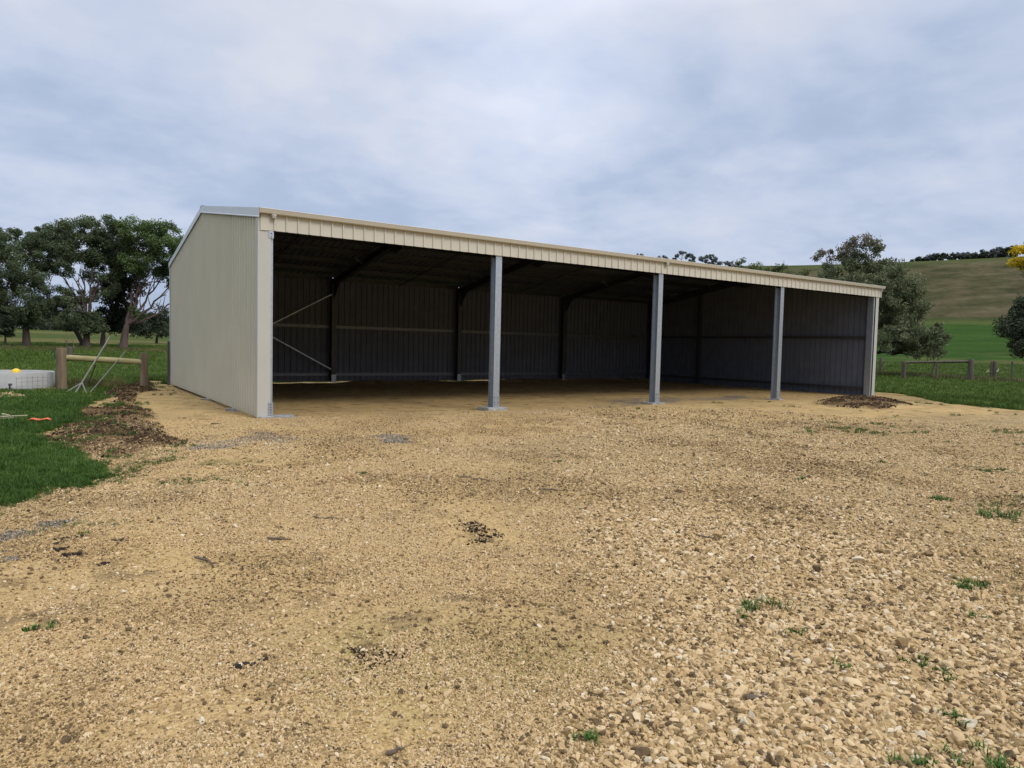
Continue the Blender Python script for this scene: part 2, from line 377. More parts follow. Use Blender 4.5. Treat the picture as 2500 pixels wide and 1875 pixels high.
M['greystone'] = stonemat('blue_metal_gravel', [(.1, (.09, .08, .066)), (.6, (.23, .205, .165)), (.95, (.42, .37, .28))])
M['clod'] = stonemat('soil_clods', [(.1, (.022, .014, .009)), (.45, (.075, .047, .026)), (.72, (.17, .11, .055)), (.95, (.36, .26, .13))])

# ground
def groundmat():
    m = NT('yard_and_paddock'); p = m.n('ShaderNodeNewGeometry').outputs['Position']
    mk = m.n('ShaderNodeAttribute', attribute_name='mask'); sp = m.n('ShaderNodeSeparateColor', {0: mk.outputs['Color']})
    g, soil, grey = sp.outputs[0], sp.outputs[1], sp.outputs[2]
    mk2 = m.n('ShaderNodeAttribute', attribute_name='zone'); s2 = m.n('ShaderNodeSeparateColor', {0: mk2.outputs['Color']})
    straw, brown, fine = s2.outputs[0], s2.outputs[1], s2.outputs[2]
    # gravel: three sizes of voronoi cells, each with its own tint
    v1 = m.n('ShaderNodeTexVoronoi', {'Vector': p, 'Scale': 38.0}); v2 = m.n('ShaderNodeTexVoronoi', {'Vector': p, 'Scale': 85.0}); v3 = m.n('ShaderNodeTexVoronoi', {'Vector': p, 'Scale': 14.0})
    c1 = m.n('ShaderNodeSeparateColor', {0: v1.outputs['Color']}).outputs[0]; c2 = m.n('ShaderNodeSeparateColor', {0: v2.outputs['Color']}).outputs[1]
    c3 = m.n('ShaderNodeSeparateColor', {0: v3.outputs['Color']}).outputs[0]
    t = m.math('ADD', m.math('MULTIPLY', c1, .40), m.math('MULTIPLY', c2, .30))
    t = m.math('ADD', t, m.math('MULTIPLY', c3, .12))
    t = m.math('ADD', t, m.math('MULTIPLY', m.noise(p, 9, 5, .65), .42))
    rough_c = m.ramp(t, [(.26, (.075, .05, .028)), (.42, (.24, .165, .078)), (.62, (.40, .285, .135)), (.82, (.50, .385, .205)), (1.0, (.58, .49, .33))])
    fine_c = m.ramp(m.math('ADD', m.math('ADD', m.math('MULTIPLY', m.noise(p, 34, 5, .75), .48), m.math('MULTIPLY', c2, .16)), m.math('MULTIPLY', m.noise(p, 2.2, 5, .65), .36)), [(.34, (.24, .156, .068)), (.45, (.455, .315, .138)), (.57, (.58, .41, .185)), (.72, (.65, .485, .245))])
    gv = m.mix(fine, rough_c, fine_c)
    # damp / dusty drifts
    big = m.noise(p, .55, 5, .6)
    gv = m.mix(m.math('MULTIPLY', m.n('ShaderNodeMapRange', {0: big, 1: .48, 2: .68}).outputs[0], .45), gv, (.25, .18, .105))
    md = m.noise(p, 2.7, 4, .65)
    gv = m.mix(m.math('MULTIPLY', mk.outputs['Alpha'], .5), gv, (.28, .27, .07))
    gv = m.mix(m.math('MULTIPLY', m.n('ShaderNodeMapRange', {0: md, 1: .54, 2: .66}).outputs[0], .7), gv, (.16, .112, .062))
    sl = m.ramp(m.math('ADD', m.math('MULTIPLY', m.noise(p, 18, 5, .7), .7), m.math('MULTIPLY', c1, .3)), [(.3, (.04, .025, .014)), (.48, (.125, .08, .042)), (.70, (.30, .205, .10))])
    gr = m.ramp(m.math('ADD', m.math('MULTIPLY', c1, .4), m.math('MULTIPLY', m.noise(p, 30, 4, .7), .6)), [(.3, (.12, .105, .09)), (.55, (.23, .205, .175)), (.85, (.37, .32, .25))])
    # grass
    n_b = m.noise(p, .10, 5, .6); n_m = m.noise(p, 1.3, 5, .65); n_s = m.noise(p, 14, 4, .7)
    gt = m.math('ADD', m.math('MULTIPLY', n_b, .45), m.math('ADD', m.math('MULTIPLY', n_m, .30), m.math('MULTIPLY', n_s, .25)))
    grn = m.ramp(gt, [(.34, (.018, .045, .009)), (.50, (.033, .072, .013)), (.66, (.060, .105, .024))])
    # long low streaks across the far paddocks
    mp = m.n('ShaderNodeMapping', {'Vector': p, 'Rotation': (0, 0, R_(118)), 'Scale': (90, 14, 40)}, vector_type='TEXTURE').outputs[0]
    strk = m.noise(mp, 2.0, 6, .62)
    mp2 = m.n('ShaderNodeMapping', {'Vector': p, 'Rotation': (0, 0, R_(116)), 'Scale': (22, 48, 40)}, vector_type='TEXTURE').outputs[0]
    strk2 = m.noise(mp2, 2.2, 8, .70)
    stw = m.ramp(m.math('ADD', m.math('MULTIPLY', n_m, .5), m.math('MULTIPLY', strk, .5)), [(.35, (.065, .085, .022)), (.5, (.12, .115, .042)), (.68, (.20, .165, .075))])
    brn = m.ramp(m.math('ADD', m.math('MULTIPLY', strk2, .3), m.math('MULTIPLY', m.noise(p, .04, 10, .8), .7)), [(.40, (.032, .036, .015)), (.47, (.056, .056, .025)), (.53, (.085, .074, .038)), (.62, (.125, .106, .060))])
    grn = m.mix(straw, grn, stw); grn = m.mix(brown, grn, brn)
    col = m.mix(grey, gv, gr); col = m.mix(soil, col, sl); col = m.mix(g, col, grn)
    m.base(col); m.b.inputs['Roughness'].default_value = .95; m.b.inputs['Specular IOR Level'].default_value = .02
    h = m.math('ADD', m.math('MULTIPLY', v1.outputs['Distance'], -.9), m.math('ADD', m.math('MULTIPLY', v2.outputs['Distance'], -.4), m.math('MULTIPLY', m.noise(p, 9, 5, .7), 1.6)))
    m.bump(h, .85, .014)
    return m.m
M['ground'] = groundmat()

# ------------------------------------------------------------------ ground sheet (polar grid round the viewpoint, reaching the horizon)
def build_ground():
    fov = R_(50); a_f = np.arange(-fov, fov, R_(.13)); a_c = np.arange(fov, 2*np.pi-fov, R_(2.5))
    az = np.concatenate([a_f, a_c]); na = len(az)
    r = [0.5]
    while r[-1] < 7000:
        x = r[-1]; k = .25 if x < 1.6 else (.0048 if x < 11 else (.008 if x < 45 else .022)); r.append(x*(1+k))
    r = np.array(r); nr = len(r)
    A, Rr = np.meshgrid(az+YAW, r); X = CAM[0]+np.sin(A)*Rr; Y = CAM[1]+np.cos(A)*Rr
    x = X.ravel(); y = Y.ravel(); z = height(x, y)
    g, soil, grey, thin = masks(x, y)
    # heaps of spoil stand a little proud
    ms = sstep(-.25, .45, polydist(x, y, SOIL)); mm = sstep(-.35, .5, polydist(x, y, MULCH))
    z = z + ms*(.02+.17*fbm(x, y, .6, 5, 81, .6)*(.3+fbm(x, y, 2, 2, 83))) + mm*(.04+.16*fbm(x, y, .6, 4, 85))
    gt = np.clip(np.maximum(g, thin*.8), 0, 1)
    rr = Rr.ravel(); rel = (A.ravel()-YAW+np.pi) % (2*np.pi)-np.pi
    k = sstep(R_(-8), R_(6), rel)
    jit = (fbm(x, y, 25, 3, 91)-.5)
    rl = rr*(1+jit*.25)
    straw = (1-k)*(sstep(62, 70, rl)*sstep(112, 96, rl)*.9 + sstep(190, 220, rl)*sstep(300, 260, rl)*.7 + sstep(48, 54, rl)*sstep(66, 60, rl)*.25)
    straw = straw + (1-k)*.45*sstep(19, 26, rl)*(.4+.8*fbm(x, y, 4, 3, 97)) + k*(sstep(42, 52, rl)*sstep(84, 70, rl)*.45 + sstep(205, 214, rr*(1+jit*.03))*sstep(226, 219, rr*(1+jit*.03))*.5 + sstep(372, 395, rr)*.35)
    straw = straw + sstep(.56, .68, fbm(x, y, 5, 4, 93))*.35*sstep(20, 30, rr)*(1-sstep(90, 120, rr))
    rb = rr*(1+jit*.02)
    brown = k*sstep(218, 232, rb)*(1-.62*sstep(372, 400, rr*(1+jit*.1)))
    # compacted fine material: shed floor and the pad round it; coarse loose stone elsewhere
    u_ = (x-CAM[0])*_r[0]+(y-CAM[1])*_r[1]
    finem = sstep(-3.6, -2.2, y+.15*x)*.9
    finem = np.maximum(finem, sstep(.35, .62, fbm(x, y, 3.0, 4, 95)-.16*sstep(.3, 2.5, u_)+.10*sstep(.2, -1.5, u_))*.8)
    mossy = np.zeros_like(x)
    for (px, py, rad) in ((1000, 1620, .42), (1330, 1620, .38), (880, 1640, .25)):
        q = atz(px, py); mossy = np.maximum(mossy, np.exp(-((x-q[0])**2+(y-q[1])**2)/rad**2))
    mossy = mossy*sstep(.25, .55, fbm(x, y, .25, 4, 131))
    mask = np.stack([gt, soil, grey*(1-gt), mossy], 1); zone = np.stack([np.clip(straw, 0, 1), np.clip(brown, 0, 1), np.clip(finem, 0, 1), np.ones_like(gt)], 1)
    i = np.arange(nr-1)[:, None]*na; j = np.arange(na)[None, :]; j2 = (j+1) % na
    F = np.stack([(i+j).ravel(), (i+na+j).ravel(), (i+na+j2).ravel(), (i+j2).ravel()], 1)[:, ::-1]
    V = np.stack([x, y, z], 1)
    fg = g[F].mean(1); fr = rr[F].mean(1); fk = k[F].mean(1)
    cat = np.where((fr > 219) & (fk > .5), 2, np.where(fg > .5, 1, 0))
    for c, nme, lab in ((0, 'gravel_yard', 'pale yellow limestone gravel yard running up to and under the shed'), (1, 'grass_paddock', 'green grass paddock round the gravel yard'),
                        (2, 'hill', 'dry brown grassy hill behind the paddock')):
        Fc = F[cat == c]; used, inv = np.unique(Fc, return_inverse=True)
        o = npmesh(nme, V[used], inv.reshape(-1, 4), M['ground'], smooth=True, attrs={'mask': ('POINT', 'FLOAT_COLOR', mask[used]), 'zone': ('POINT', 'FLOAT_COLOR', zone[used])})
        tag(o, lab, kind='structure')
    # small disc under the viewpoint, inside the first ring
    v = [(CAM[0], CAM[1], float(height(CAM[0], CAM[1])))]+[tuple(V[t]) for t in range(0, na)]
    mb = MB(); mb.add(v, [(0, 1+(t+1) % na, 1+t) for t in range(na)]); o = mb.build('ground', M['ground']); o['kind'] = 'structure'
    at_ = o.data.attributes.new('mask', 'FLOAT_COLOR', 'POINT'); at_ = o.data.attributes.new('zone', 'FLOAT_COLOR', 'POINT')
build_ground()

# ------------------------------------------------------------------ scatter by geometry nodes (instances of shapes held in the object's own mesh)
def scatter(name, protos, P, scale, rot, idx, tint, mat, label):
    """protos: list of (verts, faces(all same k)); P (n,3)"""
    pv = []; pf = []; pid = []; b = 0
    for k, (v, f) in enumerate(protos):
        pv.append(np.asarray(v, float)); pf.append(np.asarray(f)+b); pid += [k]*len(v); b += len(v)
    n = len(P); V = np.concatenate(pv+[np.asarray(P)]); F = np.concatenate(pf)
    pid = np.array(pid+[-1]*n); z = lambda a, d: np.concatenate([np.zeros((b,)+a.shape[1:]), a]) if d else a
    sc = np.asarray(scale); sc = np.repeat(sc[:, None], 3, 1) if sc.ndim == 1 else sc
    o = npmesh(name, V, F, mat, attrs={'pid': ('POINT', 'INT', pid), 'scl': ('POINT', 'FLOAT_VECTOR', z(sc, 1)), 'rot': ('POINT', 'FLOAT_VECTOR', z(np.asarray(rot), 1)),
               'idx': ('POINT', 'INT', z(np.asarray(idx), 1)), 'tint': ('POINT', 'FLOAT', z(np.asarray(tint), 1))})
    ng = bpy.data.node_groups.new(name, 'GeometryNodeTree')
    ng.interface.new_socket('Geometry', in_out='INPUT', socket_type='NodeSocketGeometry'); ng.interface.new_socket('Geometry', in_out='OUTPUT', socket_type='NodeSocketGeometry')
    N = ng.nodes.new; K = ng.links.new
    gi = N('NodeGroupInput'); go = N('NodeGroupOutput')
    def attr(nm, ty):
        a = N('GeometryNodeInputNamedAttribute'); a.data_type = ty; a.inputs['Name'].default_value = nm; return a.outputs['Attribute']
    cmp = N('FunctionNodeCompare'); cmp.data_type = 'INT'; cmp.operation = 'GREATER_EQUAL'; 
    ci = [s for s in cmp.inputs if s.type == 'INT']; K(attr('pid', 'INT'), ci[0]); ci[1].default_value = 0
    sg = N('GeometryNodeSeparateGeometry'); sg.domain = 'POINT'; K(gi.outputs[0], sg.inputs[0]); K(cmp.outputs[0], sg.inputs[1])
    sp = N('GeometryNodeSplitToInstances'); sp.domain = 'POINT'; K(sg.outputs[0], sp.inputs[0]); K(attr('pid', 'INT'), sp.inputs['Group ID'])
    ip = N('GeometryNodeInstanceOnPoints'); K(sg.outputs[1], ip.inputs['Points']); K(sp.outputs[0], ip.inputs['Instance']); ip.inputs['Pick Instance'].default_value = True
    K(attr('idx', 'INT'), ip.inputs['Instance Index']); K(attr('rot', 'FLOAT_VECTOR'), ip.inputs['Rotation']); K(attr('scl', 'FLOAT_VECTOR'), ip.inputs['Scale'])
    K(ip.outputs[0], go.inputs[0])
    md = o.modifiers.new('scatter', 'NODES'); md.node_group = ng
    return tag(o, label, kind='stuff')

def ico(sub=1):
    t = (1+5**.5)/2
    v = np.array([(-1, t, 0), (1, t, 0), (-1, -t, 0), (1, -t, 0), (0, -1, t), (0, 1, t), (0, -1, -t), (0, 1, -t), (t, 0, -1), (t, 0, 1), (-t, 0, -1), (-t, 0, 1)], float)
    f = [(0, 11, 5), (0, 5, 1), (0, 1, 7), (0, 7, 10), (0, 10, 11), (1, 5, 9), (5, 11, 4), (11, 10, 2), (10, 7, 6), (7, 1, 8), (3, 9, 4), (3, 4, 2), (3, 2, 6), (3, 6, 8), (3, 8, 9), (4, 9, 5), (2, 4, 11), (6, 2, 10), (8, 6, 7), (9, 8, 1)]
    v = list(v/np.linalg.norm(v[0]))
    for _ in range(sub):
        mid = {}; nf = []
        def m(a, b):
            k = (min(a, b), max(a, b))
            if k not in mid:
                p = v[a]+v[b]; v.append(p/np.linalg.norm(p)); mid[k] = len(v)-1
            return mid[k]
        for a, b, c in f:
            ab, bc, ca = m(a, b), m(b, c), m(c, a); nf += [(a, ab, ca), (b, bc, ab), (c, ca, bc), (ab, bc, ca)]
        f = nf
    return np.array(v), np.array(f)
def stone_protos(n, sub=1, seed=5, rough=.16):
    g = np.random.default_rng(seed); out = []
    for _ in range(n):
        v, f = ico(sub); v = v.copy()
        for _ in range(8):                                    # cut flat facets
            d = g.normal(size=3); d /= np.linalg.norm(d); h = g.uniform(.30, .66); s = v@d; v -= np.outer(np.maximum(s-h, 0), d)
        v += g.normal(size=v.shape)*rough*.12
        v *= np.array([1, g.uniform(.6, .95), g.uniform(.45, .8)])*.74
        out.append((v, f))
    return out
def fan_points(n, r0, r1, half=47, power=1.0, ctr=0.0):
    u = rng.random(n); r = (r0**(2-power) + u*(r1**(2-power)-r0**(2-power)))**(1/(2-power))
    a = YAW+R_(ctr)+R_(half)*(rng.random(n)*2-1)
    return CAM[0]+np.sin(a)*r, CAM[1]+np.cos(a)*r, r
def in_shed(x, y, m=0.0): return (x > -m) & (x < 20+m) & (y > -m) & (y < 10.6+m)
def surf(x, y):
    z = height(x, y); ms = sstep(-.25, .45, polydist(x, y, SOIL)); mm = sstep(-.35, .5, polydist(x, y, MULCH))
    return z + ms*(.02+.17*fbm(x, y, .6, 5, 81, .6)*(.3+fbm(x, y, 2, 2, 83))) + mm*(.04+.16*fbm(x, y, .6, 4, 85))

# loose limestone gravel
def gravel():
    x, y, r = fan_points(520000, 1.7, 17, 46, 1.15)
    u_ = (x-CAM[0])*_r[0]+(y-CAM[1])*_r[1]
    g, soil, grey, thin = masks(x, y)
    # the loose heap of stone: to the right of the viewpoint, thinning to the left and towards the shed
    f_ = (x-CAM[0])*_fw[0]+(y-CAM[1])*_fw[1]
    loose = sstep(-.15, .75, u_-.06*f_+.9*(fbm(x, y, .9, 4, 101)-.5))*(1-.55*sstep(4.2, 7.0, f_))*(1-.45*sstep(.9, 2.0, u_-.35*f_))
    upper = sstep(5.0, 6.5, f_)*sstep(11.0, 8.2, f_)*sstep(.38, .58, fbm(x, y, 1.4, 3, 103))
    dens = .16+.84*np.maximum(loose, .55*upper)
    dens *= (.35+.65*sstep(.30, .55, fbm(x, y, .35, 3, 105)))
    dens *= (1-g)*(1-.7*soil)*(1-.6*grey)*sstep(.4, -3.4, y+1.2*(fbm(x, y, 1.2, 4, 141)-.5))
    keep = rng.random(len(x)) < dens
    x, y, r, lo = x[keep], y[keep], r[keep], loose[keep]
    n = len(x); s = (.0065+.010*rng.random(n)**3*1.6+.015*lo*rng.random(n))*(1+.030*np.clip(r-4, 0, 12))
    big = rng.random(n) < .012; s[big] *= rng.uniform(1.3, 2.0, big.sum())
    z = surf(x, y)+s*.12
    rot = np.stack([rng.normal(0, .35, n), rng.normal(0, .35, n), rng.random(n)*6.28], 1)
    t = np.clip(rng.normal(.50, .23, n)-.06*(1-lo)-.22*sstep(.5, .68, fbm(x, y, 1.1, 4, 107)), 0, 1)
    t[rng.random(n) < .07] = .02; t[rng.random(n) < .02] = .98
    scatter('gravel', stone_protos(12, 2), np.stack([x, y, z], 1), s*1.25, rot, rng.integers(0, 12, n), t, M['stone'], 'loose pale limestone gravel, coarsest at the bottom right')
    print('gravel', n)
    x, y, r = fan_points(760000, 1.7, 15, 46, 1.35)
    g, soil, grey, thin = masks(x, y)
    k = rng.random(len(x)) < (1-g)*(1-.7*soil)*(.15+.85*sstep(.35, .6, fbm(x, y, .5, 4, 109)))*sstep(1.4, -2.6, y+1.2*(fbm(x, y, 1.2, 4, 141)-.5)); x, y, r = x[k], y[k], r[k]; n = len(x)
    s = (.005+.007*rng.random(n)**2)*(1+.06*np.clip(r-3, 0, 9)); t = np.clip(rng.normal(.54, .22, n)-.20*sstep(.5, .68, fbm(x, y, 1.1, 4, 107)), 0, 1)
    t[rng.random(n) < .055] = .02
    scatter('grit', stone_protos(6, 0, 77, .8), np.stack([x, y, surf(x, y)+s*.15], 1), s*1.3, rng.random((n, 3))*6.28, rng.integers(0, 6, n), t, M['stone'], 'fine limestone grit packed between the larger stones of the yard')
    print('grit', n)
gravel()
def extra_scatter():
    # grey metal screenings in the grey patches
    xs = []; ys = []
    for G in GREY[:4]:
        G = np.array(G); n = 9000; a = rng.uniform(G[:, 0].min(), G[:, 0].max(), n); b = rng.uniform(G[:, 1].min(), G[:, 1].max(), n)
        k = (polydist(a, b, G) > -.02) & (rng.random(n) < .45); xs.append(a[k]); ys.append(b[k])
    x = np.concatenate(xs); y = np.concatenate(ys); n = len(x)
    _, _, gm, _ = masks(x, y); k = rng.random(n) < gm; x, y = x[k], y[k]; n = len(x); s = rng.uniform(.008, .02, n)
    scatter('grey_screenings', stone_protos(6, 1, 9), np.stack([x, y, surf(x, y)+s*.2], 1), s, rng.random((n, 3))*6.28, rng.integers(0, 6, n), rng.random(n), M['greystone'], 'patches of spilled grey stone screenings on the yard')
    # clods over the spoil heap
    xs = []; ys = []
    for G, n in ((SOIL, 52000), (MULCH, 12000), (DARKP, 900), (BLACKP, 900)):
        G = np.array(G); a = rng.uniform(G[:, 0].min(), G[:, 0].max(), n); b = rng.uniform(G[:, 1].min(), G[:, 1].max(), n)
        k = (polydist(a, b, G) > -.1*rng.random(n)) & (rng.random(n) < .04+1.0*sstep(.47, .62, fbm(a, b, .40, 4, 111))); xs.append(a[k]); ys.append(b[k])
    dk = np.concatenate([np.full(len(q), float(i_ > 1)) for i_, q in enumerate(xs)]); x = np.concatenate(xs); y = np.concatenate(ys); n = len(x); s = .008+.022*rng.random(n)**5+.006*rng.random(n)
    rr = np.hypot(x-CAM[0], y-CAM[1]); s *= np.clip(rr/9, .42, 1.6)
    z = surf(x, y); scatter('spoil_clods', stone_protos(8, 2, 21, .4), np.stack([x, y, z+s*.2], 1), s*1.2, rng.random((n, 3))*6.28, rng.integers(0, 8, n), np.clip(rng.normal(.4, .25, n)*(1-.75*dk), 0, 1), M['clod'], 'dark clods of dug soil and bark heaped beside the gravel')
extra_scatter()

# grass
def tuft(nb, h, spread, w, seed, lean=.5):
    g = np.random.default_rng(seed); v = []; f = []
    for _ in range(nb):
        a = g.random()*6.28; r = spread*math.sqrt(g.random()); bx, by = r*math.cos(a), r*math.sin(a); hh = h*g.uniform(.5, 1.1); la = g.random()*6.28; ln = hh*g.uniform(.1, lean)*1.2
        px, py = -math.sin(la)*w, math.cos(la)*w; b = len(v)
        dx, dy = math.cos(la)*ln, math.sin(la)*ln
        v += [(bx-px, by-py, -.01), (bx+px, by+py, -.01), (bx+px*.8+dx*.35, by+py*.8+dy*.35, hh*.55), (bx-px*.8+dx*.35, by-py*.8+dy*.35, hh*.55),
              (bx+px*.15+dx, by+py*.15+dy, hh), (bx-px*.15+dx, by-py*.15+dy, hh)]
        f += [(b, b+1, b+2, b+3), (b+3, b+2, b+4, b+5)]
    return np.array(v), np.array(f)
def grasses():
    T = [tuft(22, 1.0, .75, .05, s) for s in range(6)]
    # short lawn-like grass near the yard
    x, y, r = fan_points(150000, 3.0, 24, 47, 1.2); g, so, gr, thin = masks(x, y)
    k = (rng.random(len(x)) < np.maximum(g, thin*.30)) & (~in_shed(x, y, .1)) & (rng.random(len(x)) < .35+.9*fbm(x, y, .4, 3, 121)); x, y, r, gg = x[k], y[k], r[k], g[k]; n = len(x)
    s = (.028+.03*rng.random(n)*(.5+fbm(x, y, 1.1, 3, 123)))*np.clip(r/8, .8, 1.7)*(.6+.4*gg)
    scatter('short_grass', T, np.stack([x, y, surf(x, y)], 1), np.stack([s*1.3, s*1.3, s], 1), np.stack([np.zeros(n), np.zeros(n), rng.random(n)*6.28], 1), rng.integers(0, 6, n), np.clip(rng.random(n)*.7+.7*(fbm(x, y, 1.3, 4, 151)-.35), 0, 1), M['grass'], 'short dark green grass along the edge of the gravel yard')
    print('grass', n)
    # longer paddock grass
    x, y, r = fan_points(120000, 16, 75, 47, 1.35); g, so, gr, thin = masks(x, y)
    k = (g > .6) & ~in_shed(x, y, .3) & (rng.random(len(x)) < sstep(14, 22, r)) & (rng.random(len(x)) < .25+1.1*fbm(x, y, 2.5, 3, 127)); x, y, r = x[k], y[k], r[k]; n = len(x)
    s = (.05+.09*fbm(x, y, 3, 3, 129)*rng.random(n)+.03*rng.random(n))*np.clip(r/22, 1, 2.0)
    scatter('paddock_grass', T, np.stack([x, y, surf(x, y)], 1), np.stack([s*1.4, s*1.4, s], 1), np.stack([np.zeros(n), np.zeros(n), rng.random(n)*6.28], 1), rng.integers(0, 6, n), rng.random(n)*.85, M['grassT'], 'green paddock grass behind the fence rails and beyond')
    print('paddock', n)
    # rank dry grass under the left trees, round the posts and along the right fence
    pts = []
    for (pa, pb, D0, D1, n, h) in ((-150, 420, 53, 58, 3600, .17), (-150, 420, 60, 66, 1200, .12)):
        px = rng.uniform(pa, pb, n); D = rng.uniform(D0, D1, n); pts.append((px, D, h*(.5+rng.random(n))))
    P = []; S = []
    for px, D, h in pts:
        for a, b, c in zip(px, D, h): q = at(a, 850, b); P.append((q[0], q[1])); S.append(c)
    A = atz(150, 950); B = atz(350, 947)
    for _ in range(420):
        t = rng.random(); q = A*(1-t)+B*t; P.append((q[0]+rng.normal(0, .25), q[1]+rng.normal(.05, .3))); S.append(.08+.22*rng.random()**2)
    for _ in range(1500):
        t = rng.random()*1.25; q = atz(2150, 921)*(1-t)+atz(2460, 938)*t; P.append((q[0]+rng.normal(0, .5), q[1]+rng.normal(0, .5))); S.append(.12+.25*rng.random())
    P = np.array(P); S = np.array(S); n = len(P); g, _, _, _ = masks(P[:, 0], P[:, 1]); k = (g > .5); P, S = P[k], S[k]; n = len(P)
    scatter('rank_grass', T, np.stack([P[:, 0], P[:, 1], surf(P[:, 0], P[:, 1])], 1), np.stack([S*.75, S*.75, S], 1), np.stack([rng.normal(0, .1, n), rng.normal(0, .1, n), rng.random(n)*6.28], 1), rng.integers(0, 6, n), rng.random(n), M['straw'], 'long straw-coloured grass along the fences and under the trees')
grasses()

# ------------------------------------------------------------------ the shed
shed = empty('farm_shed', (0, 0, 0)); tag(shed, 'long open-fronted cream steel machinery shed on galvanised columns standing on the gravel', 'shed')
LEN, DEP, ZE, ZR, YR = 20.0, 10.58, 3.62, 4.47, 5.30
GX = [0.0, 4.95, 9.82, 14.82, 20.0]
PITCHW = .2032
def roofz(y): return ZE+(ZR-ZE)*(1-abs(y-YR)/YR)
def rib_profile(s0, s1, first, pitch, h=.032, base=.046, top=.026, mini=True):
    pts = [(s0, 0.0)]; c = first
    while c-base/2 < s0+.005: c += pitch
    while c+base/2 < s1-.005:
        pts += [(c-base/2, 0), (c-top/2, h), (c+top/2, h), (c+base/2, 0)]
        if mini and c+pitch < s1:
            q = c+pitch/2; pts += [(q-.045, 0), (q-.040, .003), (q-.030, .003), (q-.025, 0), (q+.025, 0), (q+.030, .003), (q+.040, .003), (q+.045, 0)]
        c += pitch
    return pts+[(s1, 0.0)]
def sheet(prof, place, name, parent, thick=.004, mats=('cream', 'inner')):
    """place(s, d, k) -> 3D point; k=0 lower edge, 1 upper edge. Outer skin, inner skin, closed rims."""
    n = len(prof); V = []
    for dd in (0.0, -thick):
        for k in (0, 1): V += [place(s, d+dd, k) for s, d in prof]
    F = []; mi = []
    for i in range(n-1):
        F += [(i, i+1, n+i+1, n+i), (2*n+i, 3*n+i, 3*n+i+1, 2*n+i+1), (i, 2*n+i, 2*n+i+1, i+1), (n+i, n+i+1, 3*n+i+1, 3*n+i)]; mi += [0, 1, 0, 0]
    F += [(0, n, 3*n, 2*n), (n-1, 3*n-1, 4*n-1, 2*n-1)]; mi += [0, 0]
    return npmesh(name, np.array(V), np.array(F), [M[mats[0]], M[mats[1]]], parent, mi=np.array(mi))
# left gable wall (faces -x), back wall (faces +y), right wall (faces +x)
def split_at(prof, y0):
    out = []
    for a, b in zip(prof[:-1], prof[1:]):
        out.append(a)
        if a[0] < y0 < b[0]: out.append((y0, a[1]))
    return out+[prof[-1]]
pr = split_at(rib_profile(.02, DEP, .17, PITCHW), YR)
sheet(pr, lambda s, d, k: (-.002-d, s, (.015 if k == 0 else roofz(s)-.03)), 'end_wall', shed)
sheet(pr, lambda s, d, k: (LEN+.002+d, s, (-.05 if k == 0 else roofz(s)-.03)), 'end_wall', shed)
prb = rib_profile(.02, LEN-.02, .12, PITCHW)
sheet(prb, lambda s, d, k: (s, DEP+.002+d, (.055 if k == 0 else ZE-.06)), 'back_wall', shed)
# roof sheets
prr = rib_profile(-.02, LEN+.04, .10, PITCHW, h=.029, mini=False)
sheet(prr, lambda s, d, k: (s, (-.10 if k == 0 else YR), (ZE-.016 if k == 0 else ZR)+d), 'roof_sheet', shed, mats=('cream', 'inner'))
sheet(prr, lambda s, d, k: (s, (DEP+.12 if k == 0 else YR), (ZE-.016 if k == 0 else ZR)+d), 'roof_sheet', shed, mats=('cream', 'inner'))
mb = MB()
for sgn in (-1, 1):
    mb.add([(-.05, YR, ZR+.06), (LEN+.06, YR, ZR+.06), (LEN+.06, YR+sgn*.18, ZR+.035), (-.05, YR+sgn*.18, ZR+.035)], [(0, 1, 2, 3) if sgn < 0 else (3, 2, 1, 0)])
mb.build('ridge_cap', M['pale'], shed)
# fascia, gutter, outlets
prf = rib_profile(.12, LEN+.10, .242, .2075, h=.024, base=.044, top=.020, mini=False)
sheet(prf, lambda s, d, k: (s, -.034-d, (3.296 if k == 0 else 3.575)), 'fascia', shed, mats=('fascia', 'inner'))
mb = MB(); mb.extrude([(0, 0), (.118, 0), (.118, .28), (0, .28)], (.002, -.0385, 3.290), (1, 0, 0), (0, 0, 1), (0, .005, 0)); mb.build('fascia_end', M['fascia'], shed)
mb = MB(); mb.extrude([(0, 0), (.024, 0), (.024, .285), (0, .285)], (LEN+.096, -.060, 3.290), (1, 0, 0), (0, 0, 1), (0, .055, 0)); mb.build('fascia_end', M['fascia'], shed)
t = .004
gp = [(-.052, 3.572), (-.110, 3.574), (-.124, 3.582), (-.146, 3.640), (-.153, 3.652), (-.143, 3.660), (-.134, 3.652), (-.140, 3.645), (-.118, 3.587), (-.107, 3.580), (-.060, 3.578), (-.060, 3.640), (-.052, 3.640)]
mb = MB(); mb.extrude([(a, b) for a, b in gp], (-.03, 0, 0), (0, 1, 0), (0, 0, 1), (LEN+.21, 0, 0))
for xx in (-.034, LEN+.181): mb.extrude([(-.052, 3.569), (-.110, 3.571), (-.126, 3.581), (-.155, 3.655), (-.052, 3.65)], (xx, 0, 0), (0, 1, 0), (0, 0, 1), (.004, 0, 0))
mb.build('gutter', M['fascia'], shed)
for xx in (.215, 9.93):
    mb = MB(); mb.tube([(xx, -.095, 3.573), (xx, -.095, 3.540)], [.046, .046], 20); mb.tube([(xx, -.095, 3.5395), (xx, -.095, 3.515), (xx, -.095, 3.502)], [.040, .040, .034], 20)
    mb.build('gutter_outlet', M['flash'], shed)
